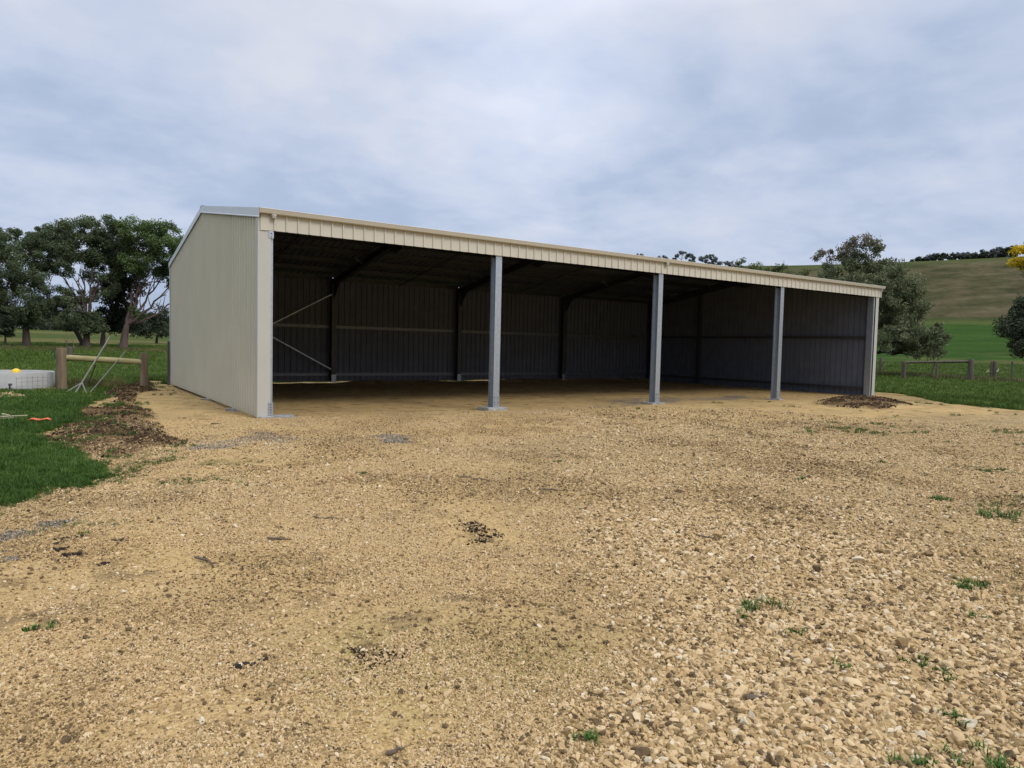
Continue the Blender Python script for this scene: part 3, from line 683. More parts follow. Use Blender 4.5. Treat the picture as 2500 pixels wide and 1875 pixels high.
# barge flashings: vertical face with a turned bottom lip and a top leg over the sheets
for x0, sg in ((-.040, -1), (LEN+.040, 1)):
    mb = MB()
    for (ya, yb) in ((-.135, YR), (YR, DEP+.14)):
        za, zb = roofz(ya)+.055, roofz(yb)+.055
        d = 1 if ya < YR-.1 else 0
        for (p, q, w0, w1, zo0, zo1) in ((0, 0, 0, .003, -.150, 0),):
            X0, X1 = (x0, x0+sg*.003)
            mb.add([(X0, ya, za-.15), (X1, ya, za-.15), (X1, yb, zb-.15), (X0, yb, zb-.15), (X0, ya, za), (X1, ya, za), (X1, yb, zb), (X0, yb, zb)],
                   [(0, 3, 2, 1), (4, 5, 6, 7), (0, 1, 5, 4), (1, 2, 6, 5), (2, 3, 7, 6), (3, 0, 4, 7)])
        # lip, turned outward and down
        L0, L1 = x0+sg*.003, x0+sg*.016
        mb.add([(L0, ya, za-.136), (L1, ya, za-.150), (L1, yb, zb-.150), (L0, yb, zb-.136), (L0, ya, za-.158), (L1, ya, za-.162), (L1, yb, zb-.162), (L0, yb, zb-.158)],
               [(0, 3, 2, 1), (4, 5, 6, 7), (0, 1, 5, 4), (1, 2, 6, 5), (2, 3, 7, 6), (3, 0, 4, 7)])
        T0, T1 = x0, x0-sg*.15
        mb.add([(T0, ya, za), (T1, ya, za-.004), (T1, yb, zb-.004), (T0, yb, zb), (T0, ya, za+.002), (T1, ya, za-.002), (T1, yb, zb-.002), (T0, yb, zb+.002)],
               [(0, 3, 2, 1), (4, 5, 6, 7), (0, 1, 5, 4), (1, 2, 6, 5), (2, 3, 7, 6), (3, 0, 4, 7)])
    mb.build('barge_flashing', M['pale'], shed)
# corner flashings (folded angles)
def angle(name, ox, oy, sx, sy, lx, ly, z0, z1, mat='flash'):
    t = .004; pl = [(0, 0), (lx, 0), (lx, t), (t, t), (t, ly), (0, ly)]
    pts = [(a*sx, b*sy) for a, b in pl]
    if sx*sy < 0: pts = pts[::-1]
    mb = MB(); mb.extrude(pts, (ox, oy, z0), (1, 0, 0), (0, 1, 0), (0, 0, z1-z0)); return mb.build(name, M[mat], shed)
angle('corner_flashing', -.036, -.020, 1, 1, .222, .135, .012, 3.52)
angle('corner_flashing', LEN+.036, -.020, -1, 1, .17, .12, -.03, 3.52)
angle('corner_flashing', -.036, DEP+.036, 1, -1, .12, .12, .02, 3.60, 'pale')
angle('corner_flashing', LEN+.036, DEP+.036, -1, -1, .12, .12, .02, 3.60)
def csec(fl, web, lip=.022, t=.004, flip=False):
    """C outline: web along b at a=0, flanges to a=fl"""
    p = [(0, 0), (fl, 0), (fl, lip), (fl-t, lip), (fl-t, t), (t, t), (t, web-t), (fl-t, web-t), (fl-t, web-lip), (fl, web-lip), (fl, web), (0, web)]
    return [(-a, b) for a, b in p][::-1] if flip else p
def bolts(par, x, y, z, ny, r=.011, nx=0):
    d = np.array([nx, ny, 0.0]); p = np.array([x, y, z]); mb = MB(); mb.tube([p, p+d*.010], r, 6); mb.build('bolt', M['bolt'], par)
def footing(cx, cy, w, d, top, rot=0.0, bot=-.12):
    mb = MB(); n = 5; g = np.random.default_rng(int(cx*10)+3)
    vs = []
    for z, s in ((bot, 1.04), (top-.012, 1.0), (top, .97)):
        for k in range(24):
            th = 2*math.pi*k/24; c, s_ = math.cos(th), math.sin(th); q = 1/max(abs(c), abs(s_))**.9
            jx = g.normal(0, .008)
            X, Y = (c*q*w/2*s+jx, s_*q*d/2*s+jx); vs.append((cx+X*math.cos(rot)-Y*math.sin(rot), cy+X*math.sin(rot)+Y*math.cos(rot), z))
    fs = [(i*24+k, i*24+(k+1) % 24, (i+1)*24+(k+1) % 24, (i+1)*24+k) for i in range(2) for k in range(24)]+[tuple(range(48, 72))]
    mb.add(vs, fs); return mb.build('footing', M['concrete'], shed)
def column(x, y0, z0, z1, double=True, mat='galv', side=1, bracket=True, w=.203, fl=.076):
    mb = MB()
    if double:
        mb.extrude(csec(fl, w), (x+.001, y0, z0), (1, 0, 0), (0, 1, 0), (0, 0, z1-z0)); mb.extrude(csec(fl, w, flip=True), (x-.001, y0, z0), (1, 0, 0), (0, 1, 0), (0, 0, z1-z0))
    else:
        mb.extrude(csec(fl, w, flip=side < 0), (x, y0, z0), (1, 0, 0), (0, 1, 0), (0, 0, z1-z0))
    o = mb.build('column', M[mat], shed)
    if bracket:
        b = MB(); xs = (x-fl-.004, x+fl+.004) if double else ((x-.004, x+fl+.004) if side > 0 else (x-fl-.004, x+.004))
        b.box((xs[0], y0-.008, z0-.004), (xs[1], y0-.001, z0+.26)); b.build('base_bracket', M['galv'], o)
        b = o
        if double: px = (x-.044, x+.044)
        else: px = (((xs[0]+xs[1])/2),)
        for a in px:
            for zz in (.05, .10, .155, .21): bolts(b, a, y0-.0085, z0+zz, -1, .014 if zz in (.10, .21) else .008)
        for a in px:
            for zz in (.03, .12): bolts(b, a, y0-.0005, z1-zz, -1, .008)
    return o
for i, (x, z0) in enumerate(((GX[1], .056), (GX[2], .030), (GX[3], .008))):
    column(x, .0, z0, 3.345); footing(x-.02, .10, .50-.05*i, .46-.05*i, z0-.006)
# front corner columns
o = column(.152+.076, .006, .05, 3.30, double=False, side=-1, bracket=False)
for (z0, z1, zb) in ((.045, .275, (.05, .10, .15, .20)), (3.165, 3.292, (.03, .085))):
    b = MB(); b.box((.150, -.032, z0), (.232, -.0245, z1)); b.build('base_bracket' if z0 < 1 else 'cleat', M['galv'], o)
    for zz in zb: bolts(o, .192, -.0328, z0+zz, -1, .013 if zz > .08 else .009)
footing(.30, .03, .62, .34, .038, .08)
column(LEN-.228, .006, -.012, 3.30, double=False, side=1, bracket=False, mat='galv'); footing(LEN-.25, .08, .55, .4, -.012)
for yy in (1.9, 4.6): footing(-.06, yy, .22, .14, .015)
# back columns, gable mullions
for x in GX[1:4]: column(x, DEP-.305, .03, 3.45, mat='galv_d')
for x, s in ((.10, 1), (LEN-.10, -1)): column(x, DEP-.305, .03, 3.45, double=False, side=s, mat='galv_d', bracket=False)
for x, s in ((.10, 1), (LEN-.10, -1)):
    mb = MB(); mb.box((x-(.06), 7.45, 0.0), (x+.06, 7.60, roofz(7.5)-.2)); mb.build('mullion', M['galv_d'], shed)
    mb = MB(); mb.box((x-(.06), 2.98 if s > 0 else 3.9, 0.0), (x+.06, 3.1 if s > 0 else 3.95, .02)); mb.build('base_plate', M['galv_d'], shed)
# rafters with haunches, knee and apex plates
def beam(mb, a, b, w, d, mi=0):
    """box beam from a to b; w across x, depth d down"""
    a = np.array(a); b = np.array(b); vs = []
    for p in (a, b):
        for sx in (-w/2, w/2):
            for dz in (0, -d): vs.append((p[0]+sx, p[1], p[2]+dz))
    mb.add(vs, [(0, 1, 3, 2), (4, 6, 7, 5), (0, 2, 6, 4), (1, 5, 7, 3), (0, 4, 5, 1), (2, 3, 7, 6)], mi)
for x in GX:
    xx = min(max(x, .12), LEN-.12)
    mb = MB(); zt = -.17
    for ya, yb in ((.02, YR), (DEP-.1, YR)):
        s_ = 1 if yb > ya else -1
        beam(mb, (xx, ya, roofz(ya)+zt), (xx, yb, roofz(yb)+zt), .010, .203)
        for sx in (-1, 1):
            for dz in (0, -.199): beam(mb, (xx+sx*.040, ya, roofz(ya)+zt+dz), (xx+sx*.040, yb, roofz(yb)+zt+dz), .068, .004)
        # haunch plate at the knee
        if ya < YR and x > 0: continue
        pl = [(ya, roofz(ya)+zt-.02), (ya+s_*.75, roofz(ya+s_*.75)+zt-.10), (ya+s_*.72, roofz(ya+s_*.72)+zt-.199), (ya+s_*.21, roofz(ya)+zt-.62), (ya, roofz(ya)+zt-.62)]
        mb.extrude(pl, (xx-.007, 0, 0), (0, 1, 0), (0, 0, 1), (.014, 0, 0))
    pl = [(YR-.5, roofz(YR-.5)+zt-.02), (YR, roofz(YR)+zt-.02), (YR+.5, roofz(YR+.5)+zt-.02), (YR+.4, roofz(YR+.4)+zt-.25), (YR, roofz(YR)+zt-.42), (YR-.4, roofz(YR-.4)+zt-.25)]
    mb.extrude(pl[::-1], (xx-.008, 0, 0), (0, 1, 0), (0, 0, 1), (.016, 0, 0))
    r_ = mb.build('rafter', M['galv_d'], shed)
    # fly braces: short straps between rafter bottom and purlin
    if 0 < x < LEN:
        for yy in (3.2, 7.6):
            fb = MB(); fb.tube([(xx-.02, yy, roofz(yy)-.36), (xx-.32, yy+.02, roofz(yy)-.14)], .010, 4); fb.build('fly_brace', M['galv'], r_)
# purlins and bridging
PY = [.14, 1.2, 2.26, 3.32, 4.38, 5.12, 5.48, 6.22, 7.28, 8.34, 9.40, 10.44]
for yy in PY:
    mb = MB(); h_ = roofz(yy)-.030
    s_ = 1 if yy < YR else -1
    for a, b in zip(GX[:-1], GX[1:]):
        mb.extrude(csec(.064, .14, .018, .003), (a+.01, yy, h_-.14), (0, s_, 0), (0, 0, 1), (b-a-.02, 0, 0))
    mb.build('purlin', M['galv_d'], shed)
for a, b in zip(GX[:-1], GX[1:]):
    xm = (a+b)/2; mb = MB(); beam(mb, (xm, .2, roofz(.2)-.175), (xm, YR-.1, roofz(YR-.1)-.175), .05, .02); beam(mb, (xm, YR+.1, roofz(YR+.1)-.175), (xm, DEP-.2, roofz(DEP-.2)-.175), .05, .02)
    mb.build('bridging', M['galv_d'], shed)
# girts on the back and end walls, eave strut at the front
for zz, hh in ((1.86, .10), (.24, .10)):
    for a, b in zip(GX[:-1], GX[1:]):
        mb = MB(); mb.extrude(csec(.10, hh, .018, .003, True), (a+.12 if a > 0 else .2, DEP-.006, zz), (0, 1, 0), (0, 0, 1), (b-a-.24, 0, 0)); mb.build('girt', M['girt'], shed)
for zz in (1.91, .19):
    for xx, s in ((.006, 1), (LEN-.006, -1)):
        mb = MB(); mb.box((min(xx, xx+s*.09), .25, zz), (max(xx, xx+s*.09), 7.44, zz+.085)); mb.box((min(xx, xx+s*.09), 7.62, zz), (max(xx, xx+s*.09), DEP-.33, zz+.085)); mb.build('girt', M['galv_d'], shed)
mb = MB(); mb.extrude(csec(.06, .26, .018, .003), (.24, -.004, 3.31), (0, 1, 0), (0, 0, 1), (LEN-.48, 0, 0)); mb.build('eave_strut', M['galv_d'], shed)
# tension straps of the first back bay
for a, b in (((.15, DEP-.32, .42), (4.85, DEP-.32, 2.99)), ((.15, DEP-.335, 2.98), (4.85, DEP-.335, .47))):
    a = np.array(a); b = np.array(b); d = (b-a)/np.linalg.norm(b-a); nrm = np.array([-d[2], 0, d[0]])
    mb = MB(); mb.extrude([(-.016, 0), (.016, 0), (.016, .003), (-.016, .003)], a, nrm, (0, 1, 0), b-a); mb.build('cross_brace', M['galv'], shed)

# ------------------------------------------------------------------ trees
def bez(a, b, c, n=7):
    a, b, c = map(np.array, (a, b, c)); return [(1-t)**2*a+2*t*(1-t)*b+t*t*c for t in np.linspace(0, 1, n)]
def leaves(centres, rad, per, ls, lw, g, droop=.5):
    n = len(centres)*per
    c = np.repeat(centres, per, 0); r = np.repeat(rad, per)
    d = g.normal(size=(n, 3)); d /= np.linalg.norm(d, axis=1)[:, None]; d *= (g.random(n)**.5*(1+.35*g.random(n)**4))[:, None]*r[:, None]; d[:, 2] *= .8
    p = c+d
    a = g.normal(size=(n, 3)); a[:, 2] = a[:, 2]*.7-droop; a /= np.linalg.norm(a, axis=1)[:, None]
    b = np.cross(a, g.normal(size=(n, 3))); b /= (np.linalg.norm(b, axis=1)[:, None]+1e-9)
    l = ls*g.uniform(.6, 1.3, n)[:, None]; w = lw*g.uniform(.6, 1.3, n)[:, None]
    V = np.stack([p-a*l*.5, p+b*w*.5, p+a*l*.5, p-b*w*.5], 1).reshape(-1, 3)
    F = np.arange(n*4).reshape(-1, 4)
    cl = np.repeat(g.random(len(centres)), per)
    t = np.clip(.55*cl+.45*g.random(n)+.15*d[:, 2]/np.maximum(r, .01), 0, 1)
    return V, F, t
def tree(name, label, cat, D, base, trunk, blobs, leafm, barkm, limbs=(), ls=.24, lw=.09, dens=1.0, cr=.5, per=70, seed=1, group=None, r0=.22, twigs=True, second=None, droop=.5):
    """base px; trunk: list of (px,py) of the fork(s); blobs: (px,py,rx,rz[,depth offset, material 0/1]) in photograph pixels at distance D"""
    g = np.random.default_rng(seed); mpp = D/FPX
    b0 = at(base[0], base[1], D); b0[2] = float(surf(b0[:1], b0[1:2])[0])
    root = empty(name, tuple(b0)); tag(root, label, cat, group)
    off = b0
    tb = MB(); fork = np.array(at(trunk[0], trunk[1], D))-off
    path = bez((0, 0, -.1), (fork[0]*.2, 0, fork[2]*.5), fork, 6)
    rads = [r0*1.4]+list(np.linspace(r0, r0*.62, 5)); tb.tube(path, rads, 9)
    C = [[], []]; Rr = [[], []]
    skel = [(np.array(p), q) for p, q in zip(path[3:], rads[3:])]
    todo = []
    for bl in blobs:
        px, py, rx, rz = bl[:4]; dd = bl[4] if len(bl) > 4 else g.normal(0, rx*mpp*.5); mi = bl[5] if len(bl) > 5 else 0
        todo.append((at(px, py, D+dd)-off, rx*mpp, rz*mpp, mi))
    todo.sort(key=lambda q: np.linalg.norm(q[0]-fork))
    for c, rxm, rzm, mi in todo:
        tgt = c+np.array([0, 0, -rzm*.35])
        cost = [np.linalg.norm(p-tgt)+(.9*max(0, p[2]-tgt[2]+.3)) + .25*np.linalg.norm(p-fork) for p, q in skel]
        k = int(np.argmin(cost)); s0, sr = skel[k]; L_ = np.linalg.norm(tgt-s0)
        lr = min(sr*.85, max(r0*.62*min(1, (L_/4.5)**.5), .035))
        bend = g.normal(0, .13*L_, 3)*np.array([1, 1, .5])+np.array([0, 0, .10*L_])
        pts = bez(s0, (s0+tgt)/2+bend, tgt, 8); pts = [p+(g.normal(0, .02*L_, 3) if 0 < i_ < 7 else 0) for i_, p in enumerate(pts)]
        rr_ = [max(lr, sr*.80), max(lr, sr*.62)]+list(np.linspace(lr*.95, lr*.42, 6)); tb.tube(pts, rr_, 6); skel += [(np.array(p), q) for p, q in zip(pts[1:4], rr_[1:4])]
        nc = max(4, int(dens*(1 if mi == 0 or cat != 'tree' or D > 50 else .45)*rxm*rzm*9/(cr*cr*4)))
        d = g.normal(size=(nc, 3)); d /= np.linalg.norm(d, axis=1)[:, None]; rad = (.35+.75*g.random(nc)**.6)
        p = c+d*rad[:, None]*np.array([rxm, rxm*.9, rzm])*.95
        C[mi].append(p); Rr[mi].append(cr*g.uniform(.5, 1.25, nc))
        if twigs:
            for q in p[::2]:
                tb.tube([tgt, (tgt+q)/2+g.normal(0, .12, 3), q], [max(lr*.25, .012), max(lr*.16, .01), .006], 4, cap=False)
    for px, py in limbs:                                       # long bare limbs fanning up into the crown
        e_ = at(px, py, D+g.normal(0, .8))-off; L_ = np.linalg.norm(e_-fork); bend = g.normal(0, .07*L_, 3)+np.array([0, 0, -.05*L_])
        pts = bez(fork+np.array([0, 0, -.15*g.random()]), (fork+e_)/2+bend, e_, 9); pts = [p+(g.normal(0, .012*L_, 3) if 0 < i_ < 8 else 0) for i_, p in enumerate(pts)]
        tb.tube(pts, list(np.linspace(r0*.42, r0*.11, 9)), 6)
        for k_ in (3, 4, 5, 6):
            q_ = pts[k_]; d_ = (e_-fork)/L_; w_ = q_+d_*L_*.28+g.normal(0, .13*L_, 3); tb.tube([q_, (q_+w_)/2+g.normal(0, .05, 3), w_], [r0*.16, r0*.10, r0*.04], 5)
    o = tb.build('trunk', M[barkm], root)
    for mi, lm in ((0, leafm), (1, second)):
        if not C[mi]: continue
        V, F, t = leaves(np.concatenate(C[mi]), np.concatenate(Rr[mi]), per, ls, lw, g, droop)
        npmesh('crown' if mi == 0 else 'upper_crown', V, F, M[lm], root, attrs={'tint': ('FACE', 'FLOAT', t)})
    return root
GL_ = 'trees in the row beyond the left fence'
tree('gum_tree', 'dark spreading tree at the left edge of the photo with a single stout trunk', 'tree', 60, (65, 849), (62, 790),
     [(30, 592, 52, 30), (-20, 640, 60, 40), (70, 610, 34, 30), (20, 665, 55, 34), (75, 690, 26, 24), (-30, 715, 50, 34), (25, 735, 45, 24), (70, 765, 42, 24), (5, 775, 38, 18), (95, 745, 20, 18), (-60, 590, 50, 40)],
     'leafL', 'bark', ls=.18, lw=.07, cr=.48, per=230, dens=1.3, seed=3, r0=.27, group=GL_)
tree('gum_tree', 'dark tree with a rounded crown between the leftmost tree and the tallest tree', 'tree', 66, (205, 849), (150, 770),
     [(125, 580, 38, 30), (98, 592, 30, 24), (165, 575, 28, 26), (105, 625, 40, 28), (150, 610, 34, 30), (95, 665, 28, 18), (140, 655, 28, 16), (125, 730, 44, 22), (160, 760, 32, 26), (100, 765, 26, 20), (175, 735, 26, 20)],
     'leafL', 'bark', ls=.18, lw=.07, cr=.48, per=230, dens=1.3, seed=4, r0=.18, group=GL_)
tree('gum_tree', 'tallest spreading gum with a broad domed crown and bare pinkish limbs beneath', 'tree', 60, (211, 851), (213, 775),
     [(205, 560, 48, 30), (255, 565, 40, 32), (175, 600, 34, 28), (225, 600, 46, 32), (275, 600, 34, 34), (195, 635, 42, 22), (250, 640, 36, 26), (165, 645, 20, 16), (235, 680, 22, 14), (225, 718, 36, 14), (168, 722, 26, 16), (195, 780, 40, 24), (235, 790, 26, 26), (165, 790, 28, 18), (270, 690, 26, 30)],
     'leafL', 'barkp', ls=.18, lw=.07, cr=.48, per=230, dens=1.25, seed=5, r0=.24, limbs=((150, 672), (172, 660), (196, 655), (222, 655), (250, 668)), group=GL_)
tree('gum_tree', 'black-green tree with crooked twin stems in the middle of the row', 'tree', 63, (250, 852), (254, 800),
     [(292, 620, 30, 40), (298, 580, 26, 26), (305, 660, 32, 36), (275, 700, 28, 30), (300, 735, 36, 34), (280, 780, 34, 30), (310, 780, 30, 28), (255, 765, 24, 24), (330, 690, 24, 24)],
     'leafD', 'bark', cr=.45, per=150, dens=1.7, seed=6, r0=.20, group=GL_)
tree('gum_tree', 'lighter green gum with the thickest trunk standing nearest the shed wall', 'tree', 59, (301, 853), (310, 792),
     [(330, 555, 34, 26), (375, 558, 40, 28), (420, 575, 34, 26), (350, 595, 44, 32), (400, 610, 44, 30), (440, 610, 26, 30), (330, 640, 30, 24), (375, 650, 40, 24), (415, 665, 36, 24), (436, 690, 24, 20), (340, 765, 16, 14)],
     'leafLb', 'barkp', ls=.18, lw=.07, cr=.48, per=220, dens=1.45, seed=8, r0=.29, limbs=((338, 672), (362, 668), (392, 680), (420, 688), (438, 722), (322, 690)), group=GL_)
tree('sapling', 'small thin-stemmed bushy tree below the leftmost big crown', 'tree', 58, (13, 848), (13, 825), [(0, 800, 24, 18), (22, 803, 18, 15), (10, 785, 22, 12)], 'leafD', 'bark', cr=.35, per=60, seed=9, r0=.09)
tree('bushy_tree', 'low rounded dark bush showing between the thick trunk and the shed wall', 'tree', 92, (382, 838), (385, 815), [(370, 790, 32, 26), (400, 795, 34, 26), (352, 805, 26, 20), (385, 770, 26, 18), (412, 775, 22, 20)], 'leafD', 'bark', cr=.7, per=90, ls=.34, lw=.14, seed=10, r0=.16)
# low bough of the thick-trunked gum, reaching right
# right-hand trees
tree('gum_tree', 'big bushy olive gum behind the right end of the shed, sparse reddish top', 'tree', 47, (2110, 905), (2112, 850),
     [(2022, 632, 28, 28, .5, 1), (2062, 606, 30, 24, 0, 1), (2108, 598, 34, 26, 0, 1), (2128, 628, 26, 34), (2085, 635, 34, 22), (2008, 668, 36, 20), (2072, 672, 55, 34), (2150, 662, 42, 26), (2196, 658, 32, 16), (2060, 720, 60, 40), (2130, 718, 66, 46), (2192, 702, 44, 40),
      (2150, 772, 66, 46), (2208, 762, 48, 40), (2232, 742, 24, 28), (2190, 818, 58, 34), (2238, 815, 52, 32), (2274, 830, 34, 30), (2252, 856, 46, 15), (2200, 853, 40, 14), (2100, 790, 50, 36)],
     'leafR', 'bark', ls=.20, lw=.06, cr=.40, per=110, dens=1.6, seed=12, r0=.30, second='leafP', droop=.9)
tree('wattle_tree', 'wattle covered in bright yellow blossom at the right edge of the photo', 'tree', 38, (2590, 900), (2580, 760),
     [(2532, 600, 34, 22), (2508, 620, 32, 20), (2550, 640, 46, 22), (2482, 640, 18, 7), (2580, 605, 55, 44), (2508, 652, 22, 5, 0, 1), (2560, 668, 46, 12, 0, 1)], 'wattle', 'bark', ls=.12, lw=.07, cr=.26, per=90, dens=1.1, seed=13, r0=.14, second='leafD')
tree('dark_shrub', 'near-black dense shrub at the right edge of the photo below the yellow wattle', 'shrub', 26, (2575, 985), (2560, 900),
     [(2492, 752, 24, 22), (2520, 775, 44, 34), (2480, 790, 30, 30), (2520, 820, 52, 34), (2500, 835, 30, 20), (2550, 760, 50, 44), (2560, 840, 60, 34), (2530, 858, 30, 14)], 'leafD', 'bark', ls=.12, lw=.035, cr=.24, per=150, dens=1.6, seed=14, r0=.10, droop=-.2)
# scrub showing above the gutter
for i, (px, py, rx, rz, lab) in enumerate(((1808, 652, 22, 16, 'yellow-green bush above the gutter, largest of the low scrub behind the roof'), (1842, 650, 13, 13, 'small pointed green bush above the gutter just right of the largest yellow-green bush'),
        (1872, 668, 24, 14, 'low bush just showing over the roof left of the bush with the bare twig'), (1908, 664, 22, 14, 'bush over the roof with a thin bare twig sticking up from it'), (1955, 676, 32, 16, 'low bush over the roof against the left side of the big olive gum'))):
    t_ = tree('bush', lab, 'bush', 72, (px, 850), (px, 760), [(px, py, rx, rz), (px-rx*.6, py+12, rx*.8, rz*.8), (px+rx*.7, py+14, rx*.7, rz*.7), (px, py+26, rx*1.3, rz)], 'leafO', 'bark', ls=.26, lw=.10, cr=.42, per=70, seed=30+i, r0=.10, group='scrub behind the roof')
    if i == 3:
        q = at(1910, 664, 72)-np.array(t_.location); w = at(1914, 634, 72)-np.array(t_.location); mb = MB(); mb.tube([q, (q+w)/2+np.array([.05, 0, 0]), w], [.03, .02, .012], 5); mb.tube([(q+w)/2, (q+w)/2+np.array([.25, 0, .35])], [.015, .008], 4); mb.build('twig', M['bark'], t_)
for i, (px, py, rx, rz, lab) in enumerate(((1558, 623, 10, 4, 'tiny grey treetop over the gutter, leftmost of those above the roof'), (1617, 630, 12, 5, 'flat grey treetop over the gutter second from the left above the roof'), (1640, 634, 12, 5, 'low grey treetop touching the gutter left of the wispy gum'),
        (1665, 622, 17, 8, 'wispy open-crowned gum above the roof, tallest of the grey skyline trees'), (1686, 633, 13, 10, 'dense grey treetop at the right foot of the wispy gum'), (1727, 632, 20, 10, 'domed brownish grey tree alone above the roof'),
        (1748, 642, 14, 7, 'low grey crown tucked against the right of the domed tree'), (1778, 647, 14, 8, 'grey crown left of the yellow-green bush above the gutter'))):
    tree('skyline_tree', lab, 'tree', 250, (px, 700), (px, py+22), [(px, py, rx, rz)]+([(px-rx*.8, py+2, 4, 3), (px+rx*.9, py+1, 4, 3), (px, py-5, 5, 3)] if i in (3, 5) else [(px+rx*.5, py+3, rx*.6, rz*.7)]), 'leafHaze', 'barkp' if i == 5 else 'bark', ls=.55, lw=.28, cr=.62, per=46, dens=(.45 if i == 3 else .9), seed=50+i, r0=.20, group='grey trees on the skyline above the roof')
zs = [(2243, 631, 15, 6), (2270, 627, 15, 9), (2296, 623, 17, 11), (2326, 624, 19, 11), (2353, 621, 20, 13), (2380, 623, 17, 12), (2410, 618, 20, 15), (2438, 615, 22, 17), (2470, 612, 24, 18)]
zl = ['smallest dark tree at the left end of the row on the hill crest', 'low dark crown second from the left on the hill crest', 'rounded dark crown third from the left on the hill crest', 'dark windswept tree fourth from the left on the hill crest',
      'tallest crown of the left clump on the hill crest', 'dark tree on the hill crest just left of the gap in the row', 'dark tree on the hill crest just right of the gap in the row', 'broad dark tree on the hill crest second from the yellow wattle', 'dark tree on the hill crest partly behind the yellow wattle']
for i, ((px, py, rx, rz), lab) in enumerate(zip(zs, zl)):
    tree('hill_tree', lab, 'tree', 432, (px, 640), (px, 634), [(px, py+3, rx*.85, rz*.65), (px-rx*.5, py+5, rx*.6, rz*.5), (px+rx*.5, py+4, rx*.6, rz*.55)], 'leafHaze' if i % 3 == 1 else 'leafD', 'bark', ls=.9, lw=.5, cr=1.1, per=60, seed=70+i, r0=.25, group='dark trees on the hill crest', twigs=False)
# far-off wood along the left horizon
g_ = np.random.default_rng(90); cs = []; rs = []
for _ in range(900):
    px = g_.uniform(-350, 470); D = g_.uniform(330, 420); h = (22+14*vnoise(np.array([px]), np.array([0.]), 45, 3)[0])*(1 if px < 200 else .7)
    q = at(px, 800, D); z0 = float(height(q[:1], q[1:2])[0]); q[2] = z0+g_.random()**.8*h*D/FPX; cs.append(q); rs.append(g_.uniform(1.2, 2.6))
V, F, t = leaves(np.array(cs), np.array(rs), 50, 1.1, .6, g_)
tag(npmesh('distant_wood', V, F, M['leafD'], attrs={'tint': ('FACE', 'FLOAT', t)}), 'dark line of far-off trees along the horizon behind the left row', kind='stuff')

# ------------------------------------------------------------------ left fence, frame, trough
def post(mb_, b, h, r, n=14, seed=0, lean=(0, 0), mi=0):
    g = np.random.default_rng(seed); b = np.array(b, float)
    pts = [b+np.array([lean[0]*k, lean[1]*k, -.1+(h+.1)*k]) for k in np.linspace(0, 1, 7)]
    rad = [r*g.uniform(.96, 1.05) for _ in pts]; rad[-1] = r*.90; pts.insert(-1, pts[-1]-np.array([0, 0, .02])); rad.insert(-1, r*.99)
    mb_.tube(pts, rad, n, mi)
fA = atz(151, 955); fB = atz(352, 951); fA[2] = fB[2] = 0
fence = empty('timber_fence', tuple(fA)); tag(fence, 'round timber strainer posts with a pale rail between them left of the shed', 'fence')
def rel(p, root): return np.array(p, float)-np.array(root.location)
for (b, h, r, s_) in ((fA, 1.08, .118, 1), (fB, .98, .098, 2)):
    mb = MB(); bb = rel(b, fence); bb[2] = -.05; post(mb, bb, h+.05, r, seed=s_); mb.build('post', M['post'], fence)
mb = MB(); ra = rel(fA, fence)+np.array([.09, 0, .845]); rb = rel(fB, fence)+np.array([-.07, 0, .735])
mb.tube([ra+(rb-ra)*k for k in np.linspace(0, 1, 7)], [.070, .074, .076, .075, .078, .076, .074], 14); mb.build('rail', M['rail'], fence)
mb = MB(); a = rel(fA, fence)+np.array([-.14, -.02, .80]); mb.tube([a, a+np.array([0, 0, .26])], [.012, .012], 6); mb.build('hinge_pin', M['hole'], fence)
mb = MB(); a = rel(fB, fence); mb.tube([a+np.array([.09, .05, .92]), a+np.array([.11, .02, .90])], [.01, .01], 6)
for hh in (.90, .60, .32):
    q = fB+np.array([0, 0, hh]); mb.tube([rel(q+np.array([0.1, 0.03, 0]), fence), rel((-.06, 10.62, hh+.03), fence)], [.0025, .0025], 4)
mb.build('wire', M['wire'], fence)
# slim dark post right beside the shed's back corner
q = atz(412, 938); p_ = MB(); post(p_, (0, 0, 0), 1.3, .035, 8, 5); o = p_.build('slim_post', M['greypost']); o.location = (float(q[0]), float(q[1]), 0); tag(o, 'slim dark post standing right against the back corner of the shed', 'post')
# short dark stake behind the right strainer post
q = atz(366, 934); p_ = MB(); p_.tube([(0, 0, -.05), (-.08, 0, .22)], [.03, .025], 7); o = p_.build('short_stake', M['greypost']); o.location = (float(q[0]), float(q[1]), 0); tag(o, 'short leaning dark stake just right of the right strainer post', 'stake')
# old broken post with dead branches
b_ = at(169, 850, 46); b_[2] = float(height(b_[:1], b_[1:2])[0]); o_ = empty('broken_post', tuple(b_)); tag(o_, 'old broken post tangled in dead branches beyond the left strainer post', 'post')
mb = MB(); post(mb, (0, 0, 0), .62, .14, 8, 4); mb.build('post', M['greypost'], o_)
mb = MB()
for (x0, z0, x1, z1) in ((-.05, .3, -.30, 1.25), (-.18, .8, -.05, 1.35), (0, .2, .5, .95), (.2, .55, .1, 1.1), (.1, .2, .75, .25), (-.1, .3, -.6, .6)):
    mb.tube([(x0, 0, z0), ((x0+x1)/2+.05, .05, (z0+z1)/2), (x1, .1, z1)], [.035, .022, .008], 5)
mb.build('dead_branch', M['stick'], o_)

